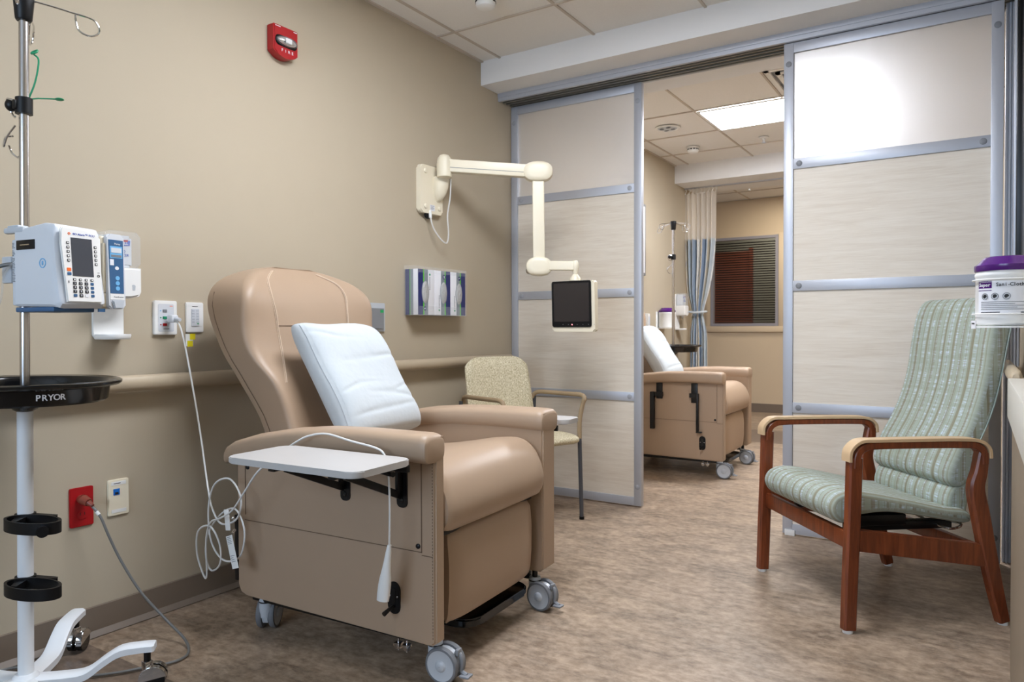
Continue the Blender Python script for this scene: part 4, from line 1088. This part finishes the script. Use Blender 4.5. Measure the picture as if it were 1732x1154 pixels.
# body profile in side view (x depth, z): slanted lower front
side = [(-D,.008),(-.012,.004),(.010,.0),(.022,.012),(.020,.03),(.006,.12),(.0,.20),(-.002,.228),(-.01,.24),(-.05,.246),(-D,.232)]
ys = [(-.002,.93),(.003,.985),(.012,1),(W-.012,1),(W-.003,.985),(W+.002,.93)]
for y, k in ys:
    top = 1-.10*(y/W) if False else 1
    rows.append([(-.08+(x+.08)*k, y, .12+(z-.12)*k*(1-.03*(y/W)) ) for x, z in side])
b.grid(rows, True, True); body = obj('body', b, 'pumpgrey', t)
b = MB(); b.box(-D-.022,-D+.001,.006,W-.01,.012,.205,.004); obj('rear_module', b, 'pumpgrey', t)
b = MB(); b.box(-D-.045,-D+.045,-.004,.016,.222,.240,.006); b.box(-D-.03,-D+.02,-.002,.03,.236,.246,.004); obj('clamp_handle', b, 'ltgrey', t)
b = MB(); b.box(-.247,-D-.02,.030,.078,.07,.17,.005); b.box(-.285,-.24,.070,.085,.08,.16,.004); b.box(-.285,-.24,.022,.036,.08,.16,.004); obj('pole_clamp', b, 'ltgrey', t)
b = MB(); b.box(-D-.005,-.02,.004,W-.004,-.008,.006,.003); obj('base_rail', b, 'pumpblue', t, 'blue lower rail')
# side details: black connector, blue round mark, printed lines
b = MB(); b.box(-D+.015,-.088,-.0045,.0,.172,.200,.002); cn = obj('side_connector', b, 'black', t)
b = MB(); b.box(-D+.035,-.11,-.0055,-.0042,.184,.187); obj('contact_strip', b, 'wrap', cn)
b = MB(); b.lathe([(.014,0),(.014,.001),(.0115,.001),(.0115,0)], 28, M=frame((1,0,0),(0,0,1),(-.055,-.0022,.13)), cap=False); b.box(-.0575,-.0525,-.0035,-.0022,.124,.136); obj('round_mark', b, 'skyblue', t)
b = MB(); rn = random.Random(9)
for i in range(26):
    z = .195-.0045*i
    if i in (4, 9): continue
    b.box(-D-.018, -D-.018+rn.uniform(.006,.013), .0045,.0055, z-.0014, z+.0006)
obj('side_print', b, 'inkgrey', t)
# front fascia: frame slightly leaned
F = frame((0,1,0), Vector((-.075,0,1)), (.0065,0,.122))
def ff(x0,x1,z0,z1,d,mat,name,par,bev=0,F=F,off=0):
    b = MB(); b.prism([(x0,z0),(x1,z0),(x1,z1),(x0,z1)], off, off+d, M=F, bev=bev); return obj(name, b, mat, par)
b = MB(); b.prism([(.012,-.105),(.112,-.105),(.118,.085),(.10,.100),(.06,.108),(.008,.108),(.004,.10),(.004,.06)], .006, .0145, M=F, bev=.003); fa = obj('fascia', b, 'white', t)
G = F @ Matrix.Translation((0,0,.0145))
scn = ff(.030,.090,-.030,.080,.0008,'lcd','display',fa,F=G)
def key(x, z, w_, h_, mat, nm='key', inner=None):
    b = MB(); b.prism(rrect(w_, h_, .0015, 3, x, z), 0, .0014, M=G); k = obj(nm, b, mat, fa)
    if inner: b = MB(); b.prism(rrect(w_*.55, h_*.55, .0008, 2, x, z), .0014, .0018, M=G); obj('key_mark', b, inner, k)
for i in range(5):
    z = .064-.0125*i; key(.021, z, .0075, .0075, 'ink', 'soft_key', 'white'); key(.099, z-.006, .0075, .0075, 'ink', 'soft_key', 'white')
for i in range(4): key(.034+.0165*i, -.040, .0075, .007, 'ink', 'soft_key', 'white')
num = ['123','456','789',' 0 ']
for r_ in range(4):
    for c_ in range(3):
        x, z = .034+.0165*c_, -.051-.0115*r_
        if r_ == 3 and c_ != 1: key(x, z, .0095,.008, 'pumpblue' if c_ == 0 else 'card'); continue
        key(x, z, .0095,.0088,'ink')
    key(.0835, -.051-.0115*r_, .009,.0075,'pumpblue')
text('key_digits', [(num[r_][c_], .0075, G @ Matrix.Translation((.034+.0165*c_, -.051-.0115*r_, .0018))) for r_ in range(4) for c_ in range(3) if num[r_][c_] != ' '], 'card', fa)
key(.0205,-.012,.011,.009,'orange'); key(.0205,-.024,.011,.008,'pumpblue'); 
b = MB(); b.prism([(.017,-.044),(.019,-.044),(.019,-.051),(.017,-.051)],0,.0008,M=G); b.prism([(.102,-.016),(.108,-.016),(.108,-.017),(.102,-.017)],0,.0008,M=G); obj('printed_mark', b, 'ink', fa)
b = MB(); b.lathe([(.004,0),(.004,.001),(.0025,.001),(.0025,0)], 16, M=G @ Matrix.Translation((.104,-.026,0)), cap=False); obj('power_symbol', b, 'ink', fa)
text('lettering', [('BD Alaris™ PCU', .0088, G @ Matrix.Translation((.068,.0905,.0003)))], 'blue', fa)
b = MB(); b.lathe([(.0035,0),(.0035,.001),(.002,.001),(.002,0)], 16, M=G @ Matrix.Translation((.0265,.0905,0)), cap=False); obj('orange_mark', b, 'orange', fa)
ff(.0,.02,-.01,.0,.004,'pumpblue','corner_latch',t,F=frame((0,1,0),(0,0,1),(.005,W-.012,.003)))
# pump module
m0 = W+.003
b = MB(); b.box(-.13,-.002,m0,m0+.062,.004,.222,.008,3); md = obj('pump_module', b, 'cream', t, 'narrow pump module with blue label')
b = MB(); b.box(-.004,.006,m0+.002,m0+.016,.05,.20,.004); b.box(-.004,.006,m0,m0+.06,.008,.05,.004); obj('door_hinge', b, 'cream', md)
F3 = frame((0,1,0), Vector((-.03,0,1)), (-.002, m0+.036, .115))
b = MB(); b.prism(rrect(.052,.225,.010,5,0,.0), 0, .018, M=F3, bev=.004); md2 = obj('module_door', b, 'pumpgrey', md)
G3 = F3 @ Matrix.Translation((0,0,.018))
b = MB(); b.prism([(-.021,-.066),(.021,-.066),(.023,.095),(-.023,.095)], 0, .001, M=G3); lb = obj('blue_label', b, 'pumpblue', md2)
def gg(x0,x1,z0,z1,mat,nm,o=.001): b = MB(); b.prism([(x0,z0),(x1,z0),(x1,z1),(x0,z1)], o, o+.0006, M=G3); return obj(nm, b, mat, lb)
gg(-.019,.019,.040,.076,'skyblue','display_frame'); gg(-.016,.016,.056,.071,'pumpgrey','display',.0018); gg(-.016,.016,.043,.050,'inkgrey','display',.0018); gg(-.020,-.008,.018,.036,'card','sticker')
text('lettering', [('Pump', .008, G3 @ Matrix.Translation((.004,.083,.0016)))], 'card', lb)
b = MB(); b.prism([(.006*math.cos(a)+.001, .0055*math.sin(a)+.010) for a in [2*PI*k/20 for k in range(20)]], .001,.0018, M=G3); obj('key', b, 'card', lb)
for i in range(3):
    b = MB(); b.prism([(.0065*math.cos(a)+.002, .0065*math.sin(a)-.020-.0155*i) for a in [2*PI*k/20 for k in range(20)]], .001,.0018, M=G3); obj('key', b, 'skyblue', lb)
b = MB(); b.prism([(-.022,-.085),(.022,-.085),(.022,-.068),(-.022,-.068)], 0, .0012, M=G3); obj('white_strip', b, 'white', md2)
text('small_print', [('CareFusion', .0065, G3 @ Matrix.Translation((.004,-.077,.0014)))], 'inkgrey', md2)
b = MB(); b.prism([(-.018,-.088),(.018,-.088),(.014,-.112),(-.012,-.112)], 0, .007, M=G3, bev=.002); obj('door_latch', b, 'ltgrey', md2)
# rear cord and tube
b = MB(); b.tube([(-D-.02,.02,.135),(-D-.06,.0,.13),(-D-.10,-.04,.10),(-D-.13,-.10,.05),(-D-.14,-.18,-.02)], .006, 10, smooth=6); obj('power_lead', b, 'greycable', t, 'grey lead leaving to the left')
b = MB(); b.tube([(-D-.015,.015,.15),(-D-.03,-.01,.10),(-D-.035,-.02,.02),(-D-.06,-.05,-.06),(-D-.12,-.10,-.14)], .003, 8, smooth=6); obj('drip_tube', b, 'clear', t)

# ------------------------------------------------------------------ green patient chair
GA = R(-140.7)
t = thing('armchair', 'high-back patient armchair, sage plaid fabric and reddish wood frame at the right', 'armchair', (2.227,3.18,0), GA)
def grow(profile, half, name, parent, mat='plaid', n=22, edge=.022, uvs=1.0, halffn=None, dish=0):
    """profile closed loop (x,z) lofted across y with rounded edges"""
    pr = catmull([Vector((x,0,z)) for x, z in profile], 4, True)
    cx = sum(p.x for p in pr)/len(pr); cz = sum(p.z for p in pr)/len(pr)
    # per-vertex inward offset by normals
    N = len(pr); nrm = []
    for i in range(N):
        tt = pr[(i+1) % N]-pr[i-1]; nrm.append(Vector((tt.z, 0, -tt.x)).normalized())
    area = sum(pr[i].x*pr[(i+1) % N].z-pr[(i+1) % N].x*pr[i].z for i in range(N))
    sg = 1 if area > 0 else -1
    ln = [0]
    for i in range(N): ln.append(ln[-1]+(pr[(i+1) % N]-pr[i]).length)
    rows = []; us = []
    ys = [(-1, edge), (-.995, edge*.6), (-.975, edge*.25), (-.94, edge*.05), (-.88, 0)]+[(-.88+1.76*k/n, 0) for k in range(1, n)]+[(.88,0),(.94,edge*.05),(.975,edge*.25),(.995,edge*.6),(1,edge)]
    for u, off in ys:
        row = []
        for p, nn in zip(pr, nrm):
            h = halffn(p) if halffn else half
            row.append((p.x-nn.x*sg*off-dish*0, u*h, p.z-nn.z*sg*off))
        rows.append(row); us.append(u*half)
    b = MB()
    V = [[b.bm.verts.new(p) for p in r] for r in rows]
    for j in range(len(V)-1):
        for i in range(N):
            f = b.bm.faces.new((V[j][i], V[j][(i+1) % N], V[j+1][(i+1) % N], V[j+1][i])); f.smooth = True
            for lp, (jj, ii) in zip(f.loops, ((j,i),(j,i+1),(j+1,i+1),(j+1,i))): lp[b.uv].uv = (us[jj]*uvs, ln[ii]*uvs)
    for rr_ in (V[0][::-1], V[-1]):
        f = b.bm.faces.new(rr_)
        for lp in f.loops: lp[b.uv].uv = (.3+lp.vert.co.x*uvs, lp.vert.co.z*uvs)
    return obj(name, b, mat, parent)
# seat: rounded waterfall front
seatp = [(-.20,.345),(-.05,.372),(.10,.395),(.22,.385),(.275,.36),(.315,.385),(.325,.425),(.30,.462),(.24,.476),(.14,.462),(.0,.432),(-.12,.405),(-.20,.395),(-.225,.37)]
grow(seatp, .262, 'seat', t, edge=.02)
def bhalf(p): return slerp_tab([(.34,.228),(.60,.232),(.80,.225),(.95,.224),(1.10,.224),(1.16,.220),(1.20,.20)], p.z)
backp = [(-.160,.485),(-.152,.53),(-.185,.61),(-.235,.70),(-.275,.80),(-.30,.90),(-.315,1.00),(-.335,1.10),(-.36,1.16),(-.392,1.178),(-.418,1.155),(-.415,1.08),(-.395,.98),(-.375,.88),(-.35,.78),(-.315,.69),(-.272,.60),(-.24,.50),(-.20,.468)]
bk = grow(backp, .23, 'backrest', t, edge=.024, halffn=bhalf)
lowp = [(-.17,.365),(-.15,.41),(-.165,.465),(-.20,.49),(-.24,.485),(-.24,.42),(-.225,.345),(-.19,.335)]
grow(lowp, .225, 'lumbar_cushion', t, edge=.02)
for s in (-1, 1):
    pts = [(x, s*(bhalf(Vector((0,0,z)))+.0), z) for x, z in ((-.235,.53),(-.265,.62),(-.31,.71),(-.345,.80),(-.37,.90),(-.39,1.0),(-.408,1.09),(-.41,1.14))]
    b = MB(); b.tube(pts, .0026, 8, smooth=5); obj('piping', b, 'pipe', bk, 'pale piping along the backrest edge')
def sweep2(path, w_, th, name, parent, mat):
    """flat bar following path in x-z plane; centre y given, w_ = width in y, th thickness normal to path"""
    P = catmull([Vector(p) for p in path], 6); rows = []
    for i, p in enumerate(P):
        tt = (P[min(i+1,len(P)-1)]-P[max(i-1,0)]).normalized(); nn = Vector((-tt.z, 0, tt.x)).normalized(); k = i/(len(P)-1)
        h = (th(k) if callable(th) else th)/2; w2_ = w_/2; c_ = .25*h
        rows.append([p+Vector((0,-w2_,0))-nn*(h-c_), p+Vector((0,-w2_,0))+nn*(h-c_), p+Vector((0,-w2_+c_,0))+nn*h, p+Vector((0,w2_-c_,0))+nn*h, p+Vector((0,w2_,0))+nn*(h-c_), p+Vector((0,w2_,0))-nn*(h-c_), p+Vector((0,w2_-c_,0))-nn*h, p+Vector((0,-w2_+c_,0))-nn*h])
    b = MB(); b.grid(rows, True, True); return obj(name, b, mat, parent)
for s in (-1, 1):
    y = s*.325
    sweep2([(.296,y,.012),(.290,y,.2),(.282,y,.40),(.276,y,.61)], .036, lambda k: .046+.004*k, 'leg', t, 'wood')
    sweep2([(-.290,y,.012),(-.262,y,.12),(-.232,y,.25),(-.20,y,.40),(-.182,y,.49),(-.195,y,.55),(-.205,y,.62)], .036, lambda k: .040+.022*math.sin(PI*k), 'leg', t, 'wood')
    ar = sweep2([(.277,y,.575),(.272,y,.622),(.245,y,.646),(.20,y,.652),(.05,y,.652),(-.10,y,.650),(-.17,y,.645),(-.20,y,.622),(-.206,y,.58)], .044, .024, 'armrest', t, 'wood')
    sweep2([(.3035,y,.598),(.298,y,.638),(.262,y,.667),(.20,y,.6695),(.05,y,.6695),(-.10,y,.668),(-.18,y,.662),(-.218,y,.636),(-.2245,y,.60)], .050, .012, 'arm_cap', ar, 'armcap')
    b = MB(); Mr = Matrix.Translation((.26,y,.322)) @ Matrix.Rotation(math.atan2(-.066,-.46)+PI,4,'Y')
    b.prism([(.265,.285),(.265,.36),(-.215,.292),(-.235,.222),(-.20,.214)], -.014, .014, M=frame((1,0,0),(0,0,1),(0,y,0)), bev=.002); obj('side_rail', b, 'wood', t)
    for x in (.298, -.292):
        b = MB(); b.lathe([(.001,0),(.017,0),(.018,.004),(.016,.012),(.001,.013)], 18, M=Matrix.Translation((x,y,0))); obj('glide', b, 'white', t)
b = MB(); b.box(.268,.292,-.31,.31,.285,.345,.003); obj('front_rail', b, 'wood', t)
b = MB(); b.box(-.22,-.195,-.31,.31,.235,.285,.003); obj('rear_rail', b, 'wood', t)
b = MB(); b.box(-.19,.22,-.20,-.16,.315,.345,.002); b.box(-.19,.22,.16,.20,.315,.345,.002); b.box(.0,.20,-.21,.21,.335,.375,.003); obj('seat_support', b, 'blackmet', t)
b = MB(); b.tube([(-.19,.10,.35),(-.19,.24,.345),(-.17,.25,.33),(-.13,.24,.33),(-.12,.1,.34)], .005, 8, smooth=4); obj('seat_wire', b, 'steel', t)

# ------------------------------------------------------------------ beige guest chair
t = thing('guest_chair', 'beige speckled guest chair with grey steel legs in the corner by the left door', 'chair', (.428,3.412,0), R(-20))
def gback(u, v):
    # u -1..1 across, v 0..1 up
    z = .47+.43*v; x = -.165-.075*v-.02*math.sin(PI*v)*0 + .028*u*u
    return x, z
rows = []
for j in range(17):
    v = j/16; hw = .235*(1-.06*v)
    if v > .9: hw *= math.sqrt(max(0, 1-((v-.9)/.1)**2*.22))
    th = .026*(1-max(0,(v-.85)/.15)**2*.6)
    zz_drop = 0
    loop = []
    for k in range(21):
        u = -1+2*k/20; x, z = gback(u, v); e = max(0, abs(u)-.85)/.15; z -= (v > .6)*max(0,(abs(u)-.75))*.10*(v-.6)/.4
        loop.append((x+th*math.sqrt(max(.05,1-e*e)), u*hw, z))
    for k in range(21):
        u = 1-2*k/20; x, z = gback(u, v); e = max(0, abs(u)-.85)/.15; z -= (v > .6)*max(0,(abs(u)-.75))*.10*(v-.6)/.4
        loop.append((x-th*.6*math.sqrt(max(.05,1-e*e)), u*hw, z))
    rows.append(loop)
b = MB(); b.grid(rows, True, True); obj('backrest', b, 'boucle', t)
seatq = [(-.19,.43),(0,.42),(.14,.418),(.215,.425),(.24,.445),(.225,.468),(.15,.48),(0,.478),(-.15,.468),(-.20,.45)]
grow(seatq, .245, 'seat', t, mat='boucle', edge=.016)
for s in (-1, 1):
    y = s*.27
    b = MB(); b.cyl((.222,y,.012),(.205,y,.455), .0115, 16); obj('leg', b, 'slate', t)
    b = MB(); b.cyl((-.235,y,.012),(-.185,y*.97,.66), .0115, 16); obj('leg', b, 'slate', t)
    b = MB(); b.tube([(.205,y,.45),(.206,y,.55),(.222,y*1.03,.64),(.235,y*1.04,.675),(.205,y*1.04,.692),(.12,y*1.03,.692),(-.05,y*1.0,.690),(-.14,y*.97,.688),(-.175,y*.93,.672),(-.185,y*.90,.65)], lambda k: .0125, 14, smooth=6); ar = obj('armrest', b, 'wrap', t, 'taupe coated armrest tube')
    for x, y2 in ((.222,y),(-.235,y)):
        b = MB(); b.cyl((x,y2,0),(x,y2,.016), .014, 14); obj('glide', b, 'black', t)
b = MB(); b.cyl((.19,-.27,.44),(.19,.27,.44), .009, 12); b.cyl((-.17,-.265,.44),(-.17,.265,.44), .009, 12); b.cyl((-.17,-.2,.43),(.19,-.2,.43), .009, 12); b.cyl((-.17,.2,.43),(.19,.2,.43), .009, 12); obj('seat_frame', b, 'slate', t)

# ------------------------------------------------------------------ wipes canisters
def canister(loc, lab, sc=1.0, toward=R(-50), text_on=True):
    t = thing('wipes_canister', lab, 'wipes canister', loc, toward); S = sc
    b = MB(); b.lathe([(.001,0),(.055*S,0),(.060*S,.004*S),(.061*S,.012*S),(.061*S,.105*S),(.0625*S,.107*S),(.0625*S,.112*S),(.060*S,.116*S),(.060*S,.121*S),(.001,.121*S)], 56); body = obj('tub', b, 'white', t)
    b = MB(); b.lathe([(.0625*S,.118*S),(.064*S,.121*S),(.064*S,.131*S),(.058*S,.135*S),(.047*S,.147*S),(.043*S,.150*S),(.001,.151*S)], 56); obj('lid', b, 'purple', t, 'purple snap lid')
    if text_on:
        def arc(a0, a1, z0, z1, mat, nm, r_=.0614):
            n = 14; bb = MB(); bb.grid([[(r_*S*math.cos(R(a0+(a1-a0)*k/n)), r_*S*math.sin(R(a0+(a1-a0)*k/n)), z*S) for k in range(n+1)] for z in (z0, z1)]); return obj(nm, bb, mat, body)
        arc(-42,60,.022,.095,'card','label'); arc(-42,-10,.080,.093,'purple','label_band',.0617); arc(-42,-10,.0745,.076,'purple','label_line',.0617); arc(-42,-10,.094,.0955,'purple','label_line',.0617)
        def wrap(s_, size, z, a_c, mat, step):
            it = []
            for k, ch in enumerate(s_):
                a = R(a_c)+(k-(len(s_)-1)/2)*step/.0617; it.append((ch, size, frame((-math.sin(a), math.cos(a), 0), (0,0,1), (.0619*S*math.cos(a), .0619*S*math.sin(a), z*S))))
            return text('lettering', it, mat, body, True)
        wrap('Super', .0105, .087, -26, 'card', .0058); wrap('Sani-Cloth', .0105, .087, 22, 'ink', .0052)
        for a_ in (-24, -4, 16):
            a = R(a_); Mx = frame((-math.sin(a), math.cos(a), 0), (0,0,1), (.0617*math.cos(a), .0617*math.sin(a), .062))
            b = MB(); b.lathe([(.0072,0),(.0072,.0006),(.0064,.0006),(.0064,0)], 24, M=Mx, cap=False); b.prism([(.0045*math.cos(q_),.0045*math.sin(q_)) for q_ in [2*PI*k/14 for k in range(11)]], 0,.0006,M=Mx); obj('pictogram', b, 'ink', body)
        for z, a1 in ((.050,52),(.046,30),(.042,48),(.038,34),(.034,50)): arc(-34,a1,z-.0007,z+.0007,'inkgrey','print_line',.0618)
        arc(-34,5,.0265,.0285,'ink','print_line',.0618); arc(40,52,.022,.028,'ink','print_mark',.0618)
    return t
canister((2.632,1.935,1.066), 'large white wipes canister with purple lid at the right edge', 1.0, R(-110))
t = thing('canister_bracket', 'white wire wall bracket holding the canister at the right edge', 'wall bracket', (2.632,1.935,1.06))
b = MB(); b.lathe([(.001,0),(.0675,0),(.0675,.004),(.001,.004)], 40); b.box(.03,.103,-.05,.05,0,.004); b.box(.099,.103,-.05,.05,0,.12,.002); obj('shelf', b, 'white', t)
for z in (.03,.105):
    b = MB(); b.tube([(.100,-.055,z),(.03,-.066,z)]+[(.0665*math.cos(R(a)), .0665*math.sin(R(a)), z) for a in range(-85,-276,-12)]+[(.03,.066,z),(.100,.055,z)], .0016, 6); obj('wire_loop', b, 'white', t)
b = MB(); fx = .0685; a = R(-158); b.box(-.010,.010,-.001,.001,-.002,.016, M=Matrix.Translation((fx*math.cos(a), fx*math.sin(a), 0)) @ Matrix.Rotation(a+PI/2,4,'Z')); tgx = obj('bracket_tag', b, 'card', t)
b = MB(); b.box(-.007,.006,.0011,.0016,.008,.011, M=Matrix.Translation((fx*math.cos(a), fx*math.sin(a), 0)) @ Matrix.Rotation(a-PI/2,4,'Z')); obj('tag_print', b, 'ink', tgx)
canister((.085,6.62,1.07), 'white wipes canister with dark purple lid on the far left wall', 1.25, R(-50), False)
t = thing('canister_bracket', 'white wall bracket under the far wipes canister', 'wall bracket', (0,6.62,1.062))
b = MB(); b.box(0,.16,-.075,.075,0,.005,.002); b.box(0,.005,-.075,.075,0,.16,.002); obj('shelf', b, 'white', t)

# ------------------------------------------------------------------ curtain
t = thing('privacy_curtain', 'tied-back privacy curtain with white mesh top and blue striped cloth', 'curtain', (0,7.36,0))
def cur(v):  # v z height -> (x0,x1,fold)
    return (slerp_tab([(.05,.05),(1.0,.055),(1.22,.075),(1.45,.03),(1.99,.005),(2.5,-.0)], v), slerp_tab([(.05,.24),(1.0,.235),(1.22,.20),(1.45,.255),(1.7,.30),(1.99,.325),(2.5,.335)], v))
def cgrid(z0, z1, n, mat, nm):
    rows = []; NU = 90
    for j in range(n+1):
        z = z0+(z1-z0)*j/n; x0, x1 = cur(z); amp = .035*(.5+.5*min(1, abs(z-1.22)*3)); row = []
        for k in range(NU+1):
            u = k/NU; row.append((x0+(x1-x0)*u, amp*math.sin(2*PI*u*6.5+.4*math.sin(3*z))+.01*math.sin(2*PI*u*3), z))
        rows.append(row)
    b = MB(); b.grid(rows, uvs=lambda u, v: (u*1.6, z0+(z1-z0)*v)); o = obj(nm, b, mat, t); return o
cgrid(.12, 1.985, 46, 'curtain', 'striped_cloth'); cgrid(1.98, 2.46, 10, 'netting', 'mesh_header')
b = MB(); b.tube([(.06,-.05,1.235),(.13,-.058,1.225),(.215,-.045,1.232),(.225,.0,1.235),(.20,.045,1.235),(.07,.045,1.235),(.05,0,1.235),(.06,-.05,1.235)], .011, 8, smooth=4); obj('tie_band', b, 'cotton', t)
for k in range(9):
    x = .01+.04*k; b = MB(); b.tube([(x,-.0,2.505),(x+.012,-.012,2.49),(x+.004,-.02,2.47),(x-.006,-.012,2.455),(x,0,2.462)], .003, 6, smooth=3); b.ball((x,0,2.503), .008, seg=10); obj('curtain_hook', b, 'white', t)
b = MB(); b.box(0,2.70,7.345,7.375,2.508,2.521); struct('trim_7', b, 'alu', label='ceiling mounted curtain track')

# ------------------------------------------------------------------ light
def area(name, loc, rot, sx, sy, power, col):
    l = bpy.data.lights.new(name, 'AREA'); l.shape = 'RECTANGLE'; l.size = sx; l.size_y = sy; l.energy = power; l.color = col
    o = bpy.data.objects.new(name, l); COL.objects.link(o); o.location = loc; o.rotation_euler = rot; return o
# daylight entering through the window behind the viewer
area('daylight', ((BX0+BX1)/2, YB-.14, (BZ0+BZ1)/2), (R(90),0,0), BX1-BX0, BZ1-BZ0, 68, (.58,.76,1.0))
# ceiling lamp of the space past the far beam and an added fill light behind the blind
area('corridor_lamp_and_fill', (1.0, 8.6, CZ-.02), (0,0,0), 1.2, .5, 26, (1,.93,.82))
area('corridor_lamp_and_fill', (.3, YF+.9, CZ-.05), (0,0,0), .8, .4, 18, (1,.95,.88))  # added fill without a fixture, brightens the backing seen through the slats
w = bpy.data.worlds.new('World'); SC.world = w; w.use_nodes = True
bg = w.node_tree.nodes['Background']; bg.inputs[0].default_value = (.72,.80,.95,1); bg.inputs[1].default_value = .5

# ------------------------------------------------------------------ camera
f = 1225.3; yaw = .5707; pit = -.01644; rol = -.0027
fw = Vector((-math.sin(yaw)*math.cos(pit), math.cos(yaw)*math.cos(pit), math.sin(pit)))
r0 = Vector((math.cos(yaw), math.sin(yaw), 0)); u0 = r0.cross(fw)
rr = math.cos(rol)*r0+math.sin(rol)*u0; uu = -math.sin(rol)*r0+math.cos(rol)*u0
Mc = Matrix.Identity(4)
for i in range(3): Mc[i][0] = rr[i]; Mc[i][1] = uu[i]; Mc[i][2] = -fw[i]
Mc[0][3], Mc[1][3], Mc[2][3] = 2.575, 0, 1.06
cam = bpy.data.cameras.new('Camera'); co = bpy.data.objects.new('Camera', cam); COL.objects.link(co); co.matrix_world = Mc
cam.sensor_width = 36; cam.lens = f/1732*36; cam.clip_start = .05
cam.dof.use_dof = True; cam.dof.focus_distance = 2.35; cam.dof.aperture_fstop = 7
SC.camera = co
SC.view_settings.view_transform = 'Standard'; SC.view_settings.look = 'None'; SC.view_settings.gamma = 1; SC.view_settings.use_curve_mapping = False
SC.view_settings.exposure = 0.10
